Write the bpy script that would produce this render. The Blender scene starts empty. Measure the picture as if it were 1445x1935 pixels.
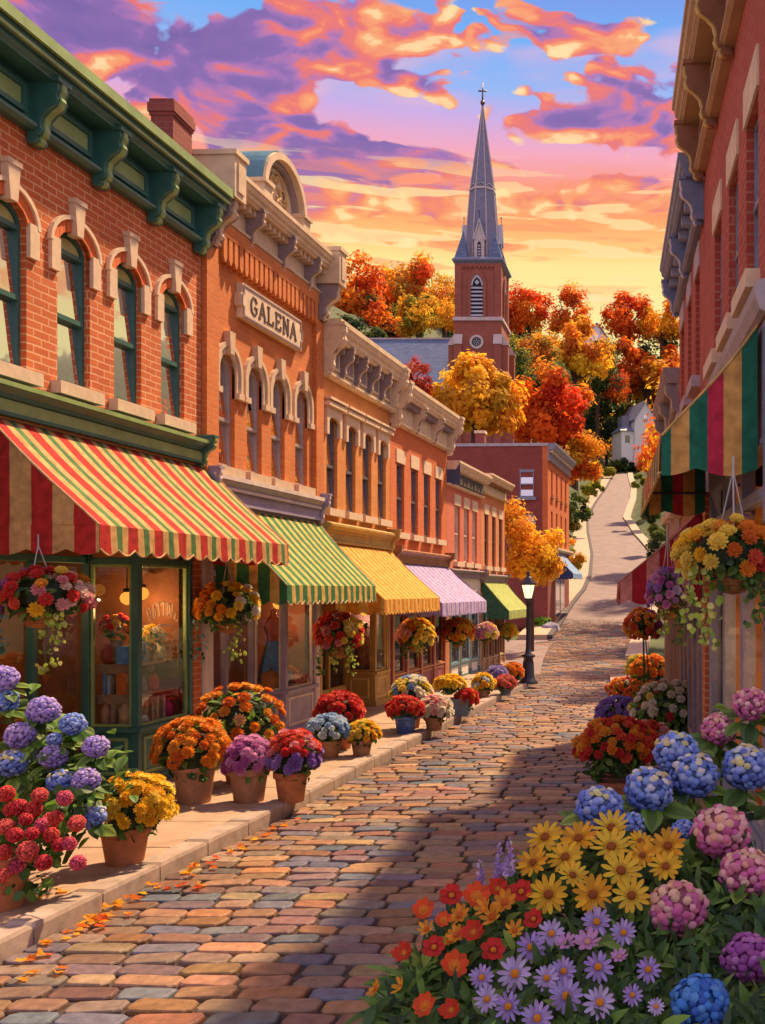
import bpy, math, random
import numpy as np
from mathutils import Vector, Matrix, Quaternion
from math import sin, cos, pi, sqrt, atan2, radians
C = bpy.context.scene.collection
S = bpy.context.scene
R = random.Random(7)
# ------------------------------------------------------------ camera
F, HX, HY, ZC = 2000.0, 1240.0, 1115.0, 3.0      # focal length in photo pixels, vanishing point, eye height
cam_d = bpy.data.cameras.new('camera'); cam = bpy.data.objects.new('camera', cam_d); C.objects.link(cam)
cam_d.sensor_fit = 'VERTICAL'; cam_d.sensor_height = 24.0; cam_d.lens = F/1935*24.0
cam_d.shift_x = (722.5-HX)/1935; cam_d.shift_y = (HY-967.5)/1935
cam_d.clip_start = .05; cam_d.clip_end = 3000
cam.location = (0, 0, ZC); cam.rotation_euler = (pi/2, 0, 0)
S.camera = cam
def P(px, py, Y): return Vector(((px-HX)*Y/F, Y, ZC+(HY-py)*Y/F))
def G(px, py, z=0.0):
    Y = (ZC-z)*F/(py-HY); return Vector(((px-HX)*Y/F, Y, z))
# ------------------------------------------------------------ sky, sun, exposure
SUN_AZ, SUN_EL, SUN_W = radians(31), radians(55), 5.0
S.view_settings.view_transform = 'Standard'; S.view_settings.look = 'None'
S.view_settings.exposure = 0.84; S.view_settings.gamma = 1
W = bpy.data.worlds.new('World'); S.world = W; W.use_nodes = True
wt = W.node_tree; wt.nodes.clear()
class NT:
    def __init__(s, tree): s.t = tree
    def n(s, typ, ins=None, **kw):
        nd = s.t.nodes.new(typ)
        for k, v in kw.items(): setattr(nd, k, v)
        for k, v in (ins or {}).items():
            if isinstance(v, bpy.types.NodeSocket): s.t.links.new(v, nd.inputs[k])
            else: nd.inputs[k].default_value = v
        return nd
    def m(s, op, a, b=0.0, c=None, clamp=False):
        ins = {0: a, 1: b}
        if c is not None: ins[2] = c
        return s.n('ShaderNodeMath', ins, operation=op, use_clamp=clamp).outputs[0]
    def ramp(s, fac, stops, interp='LINEAR'):
        nd = s.n('ShaderNodeValToRGB', {0: fac}); cr = nd.color_ramp; cr.interpolation = interp
        while len(cr.elements) < len(stops): cr.elements.new(1)
        for e, (p, c) in zip(cr.elements, stops): e.position = p; e.color = (*c, 1) if len(c) == 3 else c
        return nd.outputs[0]
    def mix(s, fac, a, b, blend='MIX'):
        nd = s.n('ShaderNodeMix', data_type='RGBA', blend_type=blend)
        for k, v in ((0, fac), (6, a), (7, b)):
            if isinstance(v, bpy.types.NodeSocket): s.t.links.new(v, nd.inputs[k])
            else: nd.inputs[k].default_value = (*v, 1) if isinstance(v, tuple) and len(v) == 3 else v
        return nd.outputs[2]
def lin(r, g, b):
    f = lambda c: (c/255/12.92) if c/255 <= .04045 else ((c/255+.055)/1.055)**2.4
    return (f(r), f(g), f(b))
def build_sky():
    N = NT(wt)
    d = N.n('ShaderNodeTexCoord').outputs['Generated']
    sp = N.n('ShaderNodeSeparateXYZ', {0: d}); x, y, z = sp.outputs
    r = N.m('MAXIMUM', N.m('SQRT', N.m('ADD', N.m('MULTIPLY', x, x), N.m('MULTIPLY', y, y))), .15)
    v = N.m('DIVIDE', N.m('ABSOLUTE', z), r)                            # tangent of the elevation
    az = N.m('ARCTAN2', x, N.m('MAXIMUM', y, -1))                        # bearing
    # clear sky between the clouds
    base = N.ramp(v, [(0, lin(250,205,120)), (.25, lin(255,236,150)), (.305, lin(255,228,138)), (.325, lin(255,195,105)), (.35, lin(255,160,85)), (.38, lin(252,150,115)),
                      (.41, lin(245,165,185)), (.44, lin(205,170,225)), (.465, lin(150,180,240)), (.52, lin(110,172,242)), (.60, lin(125,125,215)), (1, lin(60,55,130))])
    # uneven warm and cool washes
    P1 = N.n('ShaderNodeCombineXYZ', {0: N.m('MULTIPLY', az, 5.0), 1: N.m('MULTIPLY', v, 13.0), 2: 1.3}).outputs[0]
    w1 = N.n('ShaderNodeTexNoise', {'Vector': P1, 'Scale': 1.0, 'Detail': 3.0, 'Roughness': .5}).outputs[0]
    P1b = N.n('ShaderNodeCombineXYZ', {0: N.m('MULTIPLY', az, 5.0), 1: N.m('ADD', N.m('MULTIPLY', v, 13.0), 7.7), 2: 4.1}).outputs[0]
    # cloud field: banks at the bearings and heights of the big ones, broken up by noise
    def puff(du_, dv_):
        P2 = N.n('ShaderNodeCombineXYZ', {0: N.m('MULTIPLY', N.m('ADD', az, du_), 12.0), 1: N.m('MULTIPLY', N.m('ADD', v, dv_), 21.0), 2: .0}).outputs[0]
        warp = N.n('ShaderNodeTexNoise', {'Vector': P2, 'Scale': .9, 'Detail': 2.0})
        P3 = N.n('ShaderNodeVectorMath', {0: P2, 1: N.n('ShaderNodeVectorMath', {0: warp.outputs['Color'], 'Scale': 1.5}, operation='SCALE').outputs[0]}, operation='ADD').outputs[0]
        nz = N.n('ShaderNodeTexNoise', {'Vector': P3, 'Scale': 1.0, 'Detail': 4.5, 'Roughness': .5}).outputs[0]
        vo = N.n('ShaderNodeTexVoronoi', {'Vector': P3, 'Scale': 2.2, 'Smoothness': .25}, feature='SMOOTH_F1').outputs['Distance']
        return N.m('ADD', N.m('MULTIPLY', N.m('SUBTRACT', nz, .5), 2.0), N.m('MULTIPLY', N.m('SUBTRACT', .42, vo), .55))
    field = puff(0.0, 0.0); lit = N.m('SUBTRACT', field, puff(.012, -.011))
    blobs = [(300,120,130,75,.62), (130,40,120,55,.75), (510,125,85,55,.62), (600,50,120,50,.62), (760,75,125,50,.66), (690,140,90,26,.5), (540,290,95,34,.66), (690,300,120,44,.8),
             (480,345,70,45,.6), (1205,185,85,60,.72), (1100,240,95,22,.55), (1120,60,100,30,.42), (1240,265,70,30,.6), (620,390,170,20,.55), (1110,390,150,20,.5), (430,190,90,28,.5),
             (720,450,200,12,.45), (1140,470,140,11,.4), (1200,340,90,18,.5), (940,300,90,16,.38), (820,390,90,14,.42), (960,30,50,22,.25)]
    acc = None; purple = None
    for k, (px, py, sx, sy, a) in enumerate(blobs):
        u0 = math.atan((px-HX)/F); v0 = (HY-py)/F*cos(u0)
        du = N.m('DIVIDE', N.m('SUBTRACT', az, u0), sx/F*1.05); dv = N.m('DIVIDE', N.m('SUBTRACT', v, v0), sy/F)
        q = N.m('ADD', N.m('MULTIPLY', du, du), N.m('MULTIPLY', dv, dv))
        g = N.m('MULTIPLY', N.m('POWER', 2.718, N.m('MULTIPLY', q, -.7)), a)
        acc = g if acc is None else N.m('ADD', acc, g)
        if k in (0, 1, 2, 6, 7, 8, 9, 10):                               # banks with a violet body
            w = N.m('MULTIPLY', N.m('POWER', 2.718, N.m('MULTIPLY', N.m('ADD', N.m('MULTIPLY', du, du), N.m('MULTIPLY', N.m('SUBTRACT', dv, .35), N.m('SUBTRACT', dv, .35))), -.9)), .28)
            purple = w if purple is None else N.m('ADD', purple, w)
    far = N.m('MULTIPLY', N.m('GREATER_THAN', N.m('ABSOLUTE', az), .7), .42)      # clouds all round the rest of the sky too
    tot = N.m('ADD', N.m('ADD', N.m('MINIMUM', N.m('ADD', acc, .10), .9), far), field)
    tone = N.m('ADD', N.m('ADD', N.m('MULTIPLY', lit, -.75), .36), N.m('ADD', purple, N.m('MULTIPLY', N.m('SUBTRACT', tot, .6), .16)))
    hi = N.ramp(tone, [(.0, lin(255,222,160)), (.14, lin(254,205,145)), (.19, lin(250,165,105)), (.30, lin(246,140,95)), (.34, lin(240,118,98)), (.45, lin(226,112,118)), (.50, lin(190,115,165)), (.60, lin(160,108,175)), (.66, lin(138,100,168)), (1, lin(120,92,160))])
    lo = N.ramp(tone, [(.0, lin(255,232,165)), (.16, lin(255,220,145)), (.22, lin(255,185,105)), (.34, lin(253,160,85)), (.42, lin(246,135,90)), (.56, lin(228,125,125)), (.75, lin(185,115,160))])
    cl = N.mix(N.ramp(v, [(.33, (0,0,0)), (.41, (1,1,1))]), lo, hi)
    mask = N.ramp(tot, [(.31, (0,0,0)), (.42, (1,1,1))])
    wash = N.ramp(w1, [(.36, lin(150,160,235)), (.5, lin(205,165,220)), (.64, lin(250,185,190))])
    sky = N.mix(N.m('MULTIPLY', N.ramp(w1, [(.50, (0,0,0)), (.58, (1,1,1))]), N.m('MULTIPLY', N.ramp(v, [(.38, (0,0,0)), (.45, (1,1,1))]), .5)), base, wash)
    col = N.mix(mask, sky, cl)
    # thin bright streaks low down
    P4 = N.n('ShaderNodeCombineXYZ', {0: N.m('MULTIPLY', az, 9.0), 1: N.m('MULTIPLY', v, 75.0), 2: 3.0}).outputs[0]
    st = N.n('ShaderNodeTexNoise', {'Vector': P4, 'Scale': 1.0, 'Detail': 3.0, 'Roughness': .45}).outputs[0]
    lowm = N.ramp(v, [(.26, (0,0,0)), (.30, (1,1,1)), (.37, (1,1,1)), (.41, (0,0,0))])
    col = N.mix(N.m('MULTIPLY', N.m('MULTIPLY', N.ramp(st, [(.555, (0,0,0)), (.59, (1,1,1))]), lowm), .7), col, lin(255,226,155))
    col = N.mix(N.m('MULTIPLY', N.m('MULTIPLY', N.ramp(st, [(.40, (1,1,1)), (.44, (0,0,0))]), lowm), .5), col, lin(250,140,85))
    # unseen sky behind and overhead raised to bright pale lilac, added as fill light
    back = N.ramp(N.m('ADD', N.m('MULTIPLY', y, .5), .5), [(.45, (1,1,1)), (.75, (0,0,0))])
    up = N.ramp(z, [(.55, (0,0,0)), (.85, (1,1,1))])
    fill_mask = N.m('MAXIMUM', back, up)
    col = N.mix(N.m('MULTIPLY', fill_mask, .9), col, (.84, .70, .86))
    nish = N.n('ShaderNodeTexSky', sky_type='NISHITA', sun_disc=False, sun_elevation=SUN_EL, sun_rotation=SUN_AZ)
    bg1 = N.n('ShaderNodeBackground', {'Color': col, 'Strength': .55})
    bg2 = N.n('ShaderNodeBackground', {'Color': nish.outputs[0], 'Strength': .006})
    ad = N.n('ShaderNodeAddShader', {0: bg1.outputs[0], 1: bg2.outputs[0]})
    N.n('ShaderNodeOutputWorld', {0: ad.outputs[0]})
build_sky()
W.cycles.sampling_method = 'MANUAL'; W.cycles.sample_map_resolution = 512
sun_d = bpy.data.lights.new('sun', 'SUN'); sun_d.energy = SUN_W; sun_d.angle = radians(2.0); sun_d.color = (1.0, .70, .40)
sun = bpy.data.objects.new('sun', sun_d); C.objects.link(sun)
sun.rotation_euler = Vector((-sin(SUN_AZ)*cos(SUN_EL), -cos(SUN_AZ)*cos(SUN_EL), -sin(SUN_EL))).to_track_quat('-Z', 'Y').to_euler()
sun.location = (20, 30, 40)
S.cycles.max_bounces = 6; S.cycles.diffuse_bounces = 3; S.cycles.transparent_max_bounces = 10
S.cycles.use_adaptive_sampling = True; S.cycles.use_denoising = True; S.cycles.sample_clamp_indirect = 4
# ------------------------------------------------------------ materials
MATS = {}
def M(name, col, rough=.6, var=.16, scale=6.0, bump=.15, metal=0.0, stretch=(1,1,1)):
    if name in MATS: return MATS[name]
    m = bpy.data.materials.new(name); m.use_nodes = True; N = NT(m.node_tree); m.node_tree.nodes.clear()
    tc = N.n('ShaderNodeTexCoord').outputs['Object']
    mp = N.n('ShaderNodeMapping', {'Vector': tc, 'Scale': stretch}).outputs[0]
    nz = N.n('ShaderNodeTexNoise', {'Vector': mp, 'Scale': scale, 'Detail': 5.0, 'Roughness': .6}).outputs[0]
    c = N.mix(N.ramp(nz, [(.3, (0,0,0)), (.7, (1,1,1))]), tuple(max(0, v*(1-var)) for v in col), tuple(min(1, v*(1+var)) for v in col))
    bp = N.n('ShaderNodeBump', {'Height': nz, 'Strength': bump, 'Distance': .02}).outputs[0]
    b = N.n('ShaderNodeBsdfPrincipled', {'Base Color': c, 'Roughness': rough, 'Metallic': metal, 'Normal': bp})
    N.n('ShaderNodeOutputMaterial', {0: b.outputs[0]})
    MATS[name] = m; return m
def brick_mat(name, c1, c2, mortar, bw=.30, rh=.10, ms=.011, bumpy=.5):
    m = bpy.data.materials.new(name); m.use_nodes = True; N = NT(m.node_tree); m.node_tree.nodes.clear()
    tc = N.n('ShaderNodeTexCoord').outputs['Object']; s = N.n('ShaderNodeSeparateXYZ', {0: tc}).outputs
    wob = N.n('ShaderNodeTexNoise', {'Vector': tc, 'Scale': 3.0, 'Detail': 2.0}).outputs[0]
    wv = N.m('MULTIPLY', N.m('SUBTRACT', wob, .5), .03)
    vec = N.n('ShaderNodeCombineXYZ', {0: N.m('ADD', N.m('ADD', s[0], s[1]), wv), 1: N.m('ADD', s[2], wv), 2: 0.0}).outputs[0]
    bt = N.n('ShaderNodeTexBrick', {'Vector': vec, 'Color1': (*c1, 1), 'Color2': (*c2, 1), 'Mortar': (*mortar, 1), 'Scale': 1.0, 'Mortar Size': ms,
                                     'Mortar Smooth': .25, 'Bias': -.1, 'Brick Width': bw, 'Row Height': rh})
    nz = N.n('ShaderNodeTexNoise', {'Vector': tc, 'Scale': 1.1, 'Detail': 6.0, 'Roughness': .65}).outputs[0]
    fn = N.n('ShaderNodeTexNoise', {'Vector': tc, 'Scale': 30.0, 'Detail': 4.0, 'Roughness': .6}).outputs[0]
    c = N.mix(N.ramp(nz, [(.35, (0,0,0)), (.7, (.55,.55,.55))]), bt.outputs[0], (c1[0]*.62, c1[1]*.55, c1[2]*.6))
    c = N.mix(N.ramp(fn, [(.45, (0,0,0)), (.75, (.4,.4,.4))]), c, (min(1, c1[0]*1.35), min(1, c1[1]*1.6), min(1, c1[2]*1.6)))
    h = N.m('ADD', N.m('MULTIPLY', bt.outputs[1], -1.0), N.m('MULTIPLY', fn, .35))
    bp = N.n('ShaderNodeBump', {'Height': h, 'Strength': bumpy, 'Distance': .012}).outputs[0]
    b = N.n('ShaderNodeBsdfPrincipled', {'Base Color': c, 'Roughness': .85, 'Normal': bp})
    N.n('ShaderNodeOutputMaterial', {0: b.outputs[0]}); return m
def attr_mat(name, rough=.55, trans=.0, bump=0.0, scale=20.0, spec=.4):
    m = bpy.data.materials.new(name); m.use_nodes = True; N = NT(m.node_tree); m.node_tree.nodes.clear()
    a = N.n('ShaderNodeAttribute', attribute_name='Col').outputs['Color']
    tc = N.n('ShaderNodeTexCoord').outputs['Object']
    nz = N.n('ShaderNodeTexNoise', {'Vector': tc, 'Scale': scale, 'Detail': 4.0}).outputs[0]
    c = N.mix(N.ramp(nz, [(.3, (.6,.6,.6)), (.65, (1,1,1))]), (0,0,0), a, 'MIX') if bump else a
    ins = {'Base Color': c, 'Roughness': rough, 'Specular IOR Level': spec}
    if bump: ins['Normal'] = N.n('ShaderNodeBump', {'Height': nz, 'Strength': bump, 'Distance': .02}).outputs[0]
    b = N.n('ShaderNodeBsdfPrincipled', ins).outputs[0]
    if trans:
        t = N.n('ShaderNodeBsdfTranslucent', {'Color': a}).outputs[0]
        b = N.n('ShaderNodeMixShader', {0: trans, 1: b, 2: t}).outputs[0]
    N.n('ShaderNodeOutputMaterial', {0: b}); return m
def glass_mat(name, tint=(.9,.93,1), refl=.10, cap=.24):
    m = bpy.data.materials.new(name); m.use_nodes = True; N = NT(m.node_tree); m.node_tree.nodes.clear()
    fr = N.n('ShaderNodeFresnel', {'IOR': 1.5}).outputs[0]
    fac = N.m('MINIMUM', N.m('ADD', N.m('MULTIPLY', fr, .6), refl), cap)
    tr = N.n('ShaderNodeBsdfTransparent', {0: (*tint, 1)}).outputs[0]; gl = N.n('ShaderNodeBsdfGlossy', {'Roughness': .02}).outputs[0]
    N.n('ShaderNodeOutputMaterial', {0: N.n('ShaderNodeMixShader', {0: fac, 1: tr, 2: gl}).outputs[0]}); return m
def emit_mat(name, col, st):
    m = bpy.data.materials.new(name); m.use_nodes = True; N = NT(m.node_tree); m.node_tree.nodes.clear()
    N.n('ShaderNodeOutputMaterial', {0: N.n('ShaderNodeEmission', {0: (*col, 1), 1: st}).outputs[0]}); return m
LEAF = attr_mat('leaf', .5, .4); PETAL = attr_mat('petal', .6, .5); CLOTHCOL = attr_mat('awning_cloth', .85, .05, .25, 9.0, .2)
COBBLE = attr_mat('cobblestone', .5, 0, .8, 9.0, .4); GOODS = attr_mat('painted_goods', .6, 0, .1, 10.0); CROWN = attr_mat('autumn_leaf', .7, .6, spec=.2)
GLASS = glass_mat('shop_glass'); GLASSD = glass_mat('shaded_shop_glass', refl=.03, cap=.09)
PANE = bpy.data.materials.new('upstairs_glass'); PANE.use_nodes = True
def _pane():
    N = NT(PANE.node_tree); PANE.node_tree.nodes.clear()
    tc = N.n('ShaderNodeTexCoord').outputs['Object']
    wv = N.n('ShaderNodeTexNoise', {'Vector': tc, 'Scale': 3.0, 'Detail': 1.0}).outputs[0]
    bp = N.n('ShaderNodeBump', {'Height': wv, 'Strength': .12, 'Distance': .02}).outputs[0]
    b = N.n('ShaderNodeBsdfPrincipled', {'Base Color': (.03,.028,.05,1), 'Roughness': .05, 'Normal': bp})
    b = N.n('ShaderNodeMixShader', {0: .75, 1: b.outputs[0], 2: N.n('ShaderNodeBsdfGlossy', {'Color': (.92,.92,1,1), 'Roughness': .03, 'Normal': bp}).outputs[0]})
    N.n('ShaderNodeOutputMaterial', {0: b.outputs[0]})
_pane()
BULB = emit_mat('warm_bulb', (1, .38, .05), .8)
LANTERN = emit_mat('lantern_glow', (1, .74, .38), 1.3)
# ------------------------------------------------------------ mesh builder
class MB:
    def __init__(s): s.v = []; s.f = []; s.mi = []; s.fc = []; s.m = 0; s.c = (.5,.5,.5)
    def add(s, vs, fs, c=None):
        o = len(s.v); s.v.extend([tuple(p) for p in vs]); c = c or s.c
        for f in fs: s.f.append([o+i for i in f]); s.mi.append(s.m); s.fc.append(c)
    def box(s, x0, x1, y0, y1, z0, z1, c=None):
        s.add([(x0,y0,z0),(x1,y0,z0),(x1,y1,z0),(x0,y1,z0),(x0,y0,z1),(x1,y0,z1),(x1,y1,z1),(x0,y1,z1)],
              [(0,3,2,1),(4,5,6,7),(0,1,5,4),(1,2,6,5),(2,3,7,6),(3,0,4,7)], c)
    def ext(s, poly, a, b, ax, c=None):          # polygon extruded along an axis: ax 'x' poly=(y,z); 'y' poly=(x,z); 'z' poly=(x,y)
        mk = {'x': lambda p, t: (t, p[0], p[1]), 'y': lambda p, t: (p[0], t, p[1]), 'z': lambda p, t: (p[0], p[1], t)}[ax]
        n = len(poly); vs = [mk(p, a) for p in poly]+[mk(p, b) for p in poly]
        s.add(vs, [tuple(range(n)), tuple(range(2*n-1, n-1, -1))]+[(i, (i+1) % n, n+(i+1) % n, n+i) for i in range(n)], c)
    def band(s, outer, inner, y0, y1, c=None):   # a strip between two open polylines in (x,z), thick along y
        n = len(outer)
        vs = [(p[0], y0, p[1]) for p in outer]+[(p[0], y0, p[1]) for p in inner]+[(p[0], y1, p[1]) for p in outer]+[(p[0], y1, p[1]) for p in inner]
        fs = []
        for i in range(n-1):
            fs += [(i, i+1, n+i+1, n+i), (2*n+i, 3*n+i, 3*n+i+1, 2*n+i+1), (i, 2*n+i, 2*n+i+1, i+1), (n+i, n+i+1, 3*n+i+1, 3*n+i)]
        fs += [(0, n, 3*n, 2*n), (n-1, 3*n-1, 4*n-1, 2*n-1)]
        s.add(vs, fs, c)
    def tube(s, pts, rs, n=8, c=None, cap=True):
        pts = [Vector(p) for p in pts]
        if not hasattr(rs, '__len__'): rs = [rs]*len(pts)
        vs = []
        up = None
        for i, p in enumerate(pts):
            d = (pts[min(i+1, len(pts)-1)]-pts[max(i-1, 0)])
            d = d.normalized() if d.length > 1e-9 else Vector((0,0,1))
            if up is None: up = d.orthogonal().normalized()
            a = (up-d*up.dot(d)); a = a.normalized() if a.length > 1e-6 else d.orthogonal().normalized()
            up = a; b = d.cross(a)
            for k in range(n):
                t = 2*pi*k/n; vs.append(p+(a*cos(t)+b*sin(t))*rs[i])
        fs = [(i*n+k, i*n+(k+1) % n, (i+1)*n+(k+1) % n, (i+1)*n+k) for i in range(len(pts)-1) for k in range(n)]
        if cap: fs += [tuple(range(n-1, -1, -1)), tuple(range((len(pts)-1)*n, len(pts)*n))]
        s.add(vs, fs, c)
    def lathe(s, prof, o=(0,0,0), n=20, c=None):  # profile (r,z)
        vs = [(o[0]+r*cos(2*pi*k/n), o[1]+r*sin(2*pi*k/n), o[2]+z) for r, z in prof for k in range(n)]
        fs = [(i*n+k, i*n+(k+1) % n, (i+1)*n+(k+1) % n, (i+1)*n+k) for i in range(len(prof)-1) for k in range(n)]
        fs += [tuple(range(n-1, -1, -1)), tuple(range((len(prof)-1)*n, len(prof)*n))]
        s.add(vs, fs, c)
    def leaf(s, p, d, n, L, Wd, c, curl=.15):     # folded, slightly curling leaf: base p, direction d, face normal n
        d = d.normalized(); b = d.cross(n); b = b.normalized() if b.length > 1e-5 else d.orthogonal(); n = b.cross(d)
        q = [(0,.12),(.3,.85),(.6,.95),(.85,.5),(1,.03)]
        vs = []
        for t, w in q:
            m_ = p+d*(L*t)-n*(curl*L*t*t)
            vs += [m_+b*(Wd*w*.5)+n*(Wd*.16*w), m_, m_-b*(Wd*w*.5)+n*(Wd*.16*w)]
        fs = []
        for i in range(4): fs += [(3*i, 3*i+1, 3*i+4, 3*i+3), (3*i+1, 3*i+2, 3*i+5, 3*i+4)]
        s.add(vs, fs, c)
    def kite(s, p, d, n, L, Wd, c):
        b = d.cross(n)
        s.add([p, p+d*(L*.45)+b*(Wd*.5), p+d*L-n*(L*.12), p+d*(L*.45)-b*(Wd*.5)], [(0,1,2,3)], c)
    def mesh(s, name, mats, smooth=False):
        me = bpy.data.meshes.new(name); me.from_pydata(s.v, [], s.f)
        for m in (mats if isinstance(mats, (list, tuple)) else [mats]): me.materials.append(m)
        me.polygons.foreach_set('material_index', s.mi)
        if smooth: me.polygons.foreach_set('use_smooth', [True]*len(s.f))
        at = me.color_attributes.new('Col', 'FLOAT_COLOR', 'CORNER')
        cnt = [len(f) for f in s.f]
        arr = np.repeat(np.array([(*c[:3], 1.0) for c in s.fc], dtype=np.float32), cnt, axis=0)
        at.data.foreach_set('color', arr.ravel()); me.update(); return me
    def build(s, name, mats, parent=None, smooth=False, loc=(0,0,0), rot=(0,0,0)):
        return obj(name, s.mesh(name, mats, smooth), parent, loc, rot)
def obj(name, me, parent=None, loc=(0,0,0), rot=(0,0,0), scale=1.0):
    o = bpy.data.objects.new(name, me); C.objects.link(o); o.parent = parent; o.location = loc; o.rotation_euler = rot
    o.scale = (scale,)*3 if not hasattr(scale, '__len__') else scale
    return o
def thing(name, label, cat, loc=(0,0,0), rz=0.0, group=None):
    o = bpy.data.objects.new(name, None); C.objects.link(o); o.location = loc; o.rotation_euler = (0, 0, rz); o.empty_display_size = .2
    return tag(o, label, cat, group)
def tag(o, label, cat, group=None):
    o['label'] = label; o['category'] = cat
    if group: o['group'] = group
    return o
def struct(name, mb, mats, kind='structure', smooth=False):
    o = mb.build(name, mats, None, smooth); o['kind'] = kind; return o
def bevel(o, w=.01, seg=2):
    b = o.modifiers.new('bevel', 'BEVEL'); b.width = w; b.segments = seg; b.limit_method = 'ANGLE'; b.angle_limit = radians(40); return o
def copy_tree(o, parent=None):
    c = o.copy(); C.objects.link(c); c.parent = parent
    for ch in o.children: copy_tree(ch, c)
    return c
def vary(c, a=.15, r=R):
    k = 1+r.uniform(-a, a); return tuple(min(1, max(0, v*k*(1+r.uniform(-a, a)*.4))) for v in c)
def rdir(r=R):
    z = r.uniform(-1, 1); t = r.uniform(0, 2*pi); q = sqrt(1-z*z); return Vector((q*cos(t), q*sin(t), z))
# ------------------------------------------------------------ ground, street, pavements
def lerp_tab(t, tab):
    if t <= tab[0][0]: return tab[0][1:]
    for a, b in zip(tab, tab[1:]):
        if t <= b[0]:
            k = (t-a[0])/(b[0]-a[0]); k = k*k*(3-2*k) if False else k
            return tuple(a[i]+(b[i]-a[i])*k for i in range(1, len(a)))
    return tab[-1][1:]
ZG = [(0,0),(42,0),(50,.35),(60,1.05),(75,3.0),(95,6.1),(112,8.9),(130,11.8),(150,15.8),(165,18.9),(180,21.9),(192,24.1),(215,26.5),(300,45),(420,60)]
def zg(Y): return lerp_tab(Y, ZG)[0]
# left and right road edges on the hill, as bearings from the eye point at each distance
RD = [(36,1018,1172),(42,1022,1178),(50,1034,1190),(60,1062,1205),(68,1086,1222),(75,1107,1236),(82,1118,1239),(95,1121,1230),(112,1113,1196),(130,1111,1177),(150,1131,1190),(165,1147,1192),(180,1156,1187),(192,1162,1186),(215,1168,1188)]
def road_x(Y):
    a, b = lerp_tab(Y, RD); return (a-HX)*Y/F, (b-HX)*Y/F
def sm(a, b, t): t = min(1, max(0, (t-a)/(b-a))); return t*t*(3-2*t)
def hill(X, Y):
    a, b = road_x(Y); c = (a+b)/2; w = (b-a)/2
    d = max(0, abs(X-c)-w-1.5)
    lat = min(26, .9*d)*sm(58, 112, Y) if X < c else min(30, .7*d)*sm(50, 120, Y)
    return zg(Y)+lat
mb = MB()
ys = [-20,-10,0,6,12,20,30,38,44,50,56,62,68,75,82,90,98,106,114,122,130,140,150,160,170,180,192,205,220,240,265,300,340,420,600,900]
xs = [-600,-400,-250,-170,-120,-90,-70,-56,-46,-38,-32,-27,-23,-20,-17.5,-15,-13,-11.2,-9.8,-8.6,-7.6,-6.7,-5.9,-5.2,-4.5,-3.8,-3.1,-2.4,-1.7,-1,-.2,.6,1.5,2.5,4,6,9,13,18,25,35,50,75,110,170,260,420,600]
vs = [(x, y, hill(x, y)-.12) for y in ys for x in xs]; n = len(xs)
mb.add(vs, [(j*n+i, j*n+i+1, (j+1)*n+i+1, (j+1)*n+i) for j in range(len(ys)-1) for i in range(n-1)])
struct('ground', mb, M('hillside_grass', (.045,.065,.018), .9, .5, .6, .6), smooth=True)
KERB = [(5,-5.47),(8,-5.34),(9.3,-5.28),(11.5,-5.12),(13.5,-4.97),(17.9,-4.8),(23,-4.56),(28.2,-4.28),(32,-4.02),(34.2,-3.87)]
def kx(Y): return lerp_tab(Y, KERB)[0]
def lx(Y): return -8.2+.05*Y          # left shop line
def rx(Y): return 1.3-.045*Y          # right shop line
# mortar bed under the setts, then the setts themselves: one rounded stone each
mb = MB(); mb.add([(-9,-6,-.035),(4,-6,-.035),(4,37.5,-.035),(-9,37.5,-.035)], [(0,1,2,3)])
struct('road_bed', mb, M('dark_mortar', (.045,.03,.03), .9, .4, 20))
mb = MB(); rr = random.Random(3)
PAL = [(.34,.21,.13),(.40,.25,.15),(.25,.15,.12),(.20,.16,.17),(.16,.17,.22),(.30,.17,.11),(.36,.26,.18),(.22,.13,.12),(.28,.21,.18),(.13,.16,.23),(.44,.28,.15),(.38,.20,.10)]
y = 5.6; row = 0
while y < 62.0:
    kf = 1 if y < 36 else 1.3; dep = (.235+.02*rr.random())*kf; g = .015; yz = zg(y)+.012*(y > 36)
    xl, xr_ = (kx(y)+.03, rx(y)-.3) if y < 34.6 else ((-9.5 if y < 37.5 else road_x(y)[0]), road_x(y)[1])
    if y > 36 and y < 53: xl -= 7*(1-sm(44, 53, y))
    x = xl-rr.random()*.35
    while x < xr_:
        w = (.36+.2*rr.random())*kf; xa, xb = max(x+g, xl), min(x+w-g, xr_+.1)
        if xb-xa > .12:
            c = tuple(v*k_ for v, k_ in zip(vary(rr.choice(PAL), .3, rr), (.78, .72, .68))); h = rr.uniform(-.009, .011); e = .042; tilt = rr.uniform(-.006, .006); ya, yb = y+g*.8, y+dep-g*.8
            o8 = [(xa+e,ya),(xb-e,ya),(xb,ya+e),(xb,yb-e),(xb-e,yb),(xa+e,yb),(xa,yb-e),(xa,ya+e)]
            o8 = [(px+rr.uniform(-.012,.012), py+rr.uniform(-.009,.009)) for px, py in o8]
            cx, cy = (xa+xb)/2, (ya+yb)/2
            def ring(k, z):
                kx_, ky_ = 1-(k*.5)/(xb-xa), 1-(k*.5)/(yb-ya); return [(cx+(px-cx)*kx_, cy+(py-cy)*ky_, yz+z+tilt*(px-cx)*8) for px, py in o8]
            vs = ring(0, -.04)+ring(0, h-.016)+ring(.03, h-.004)+ring(.075, h)
            fs = [(a*8+i, a*8+(i+1) % 8, (a+1)*8+(i+1) % 8, (a+1)*8+i) for a in range(3) for i in range(8)]+[tuple(range(24, 32))]
            mb.add(vs, fs, c)
        x += w
    y += dep; row += 1
struct('cobbled_road', mb, COBBLE)
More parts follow.
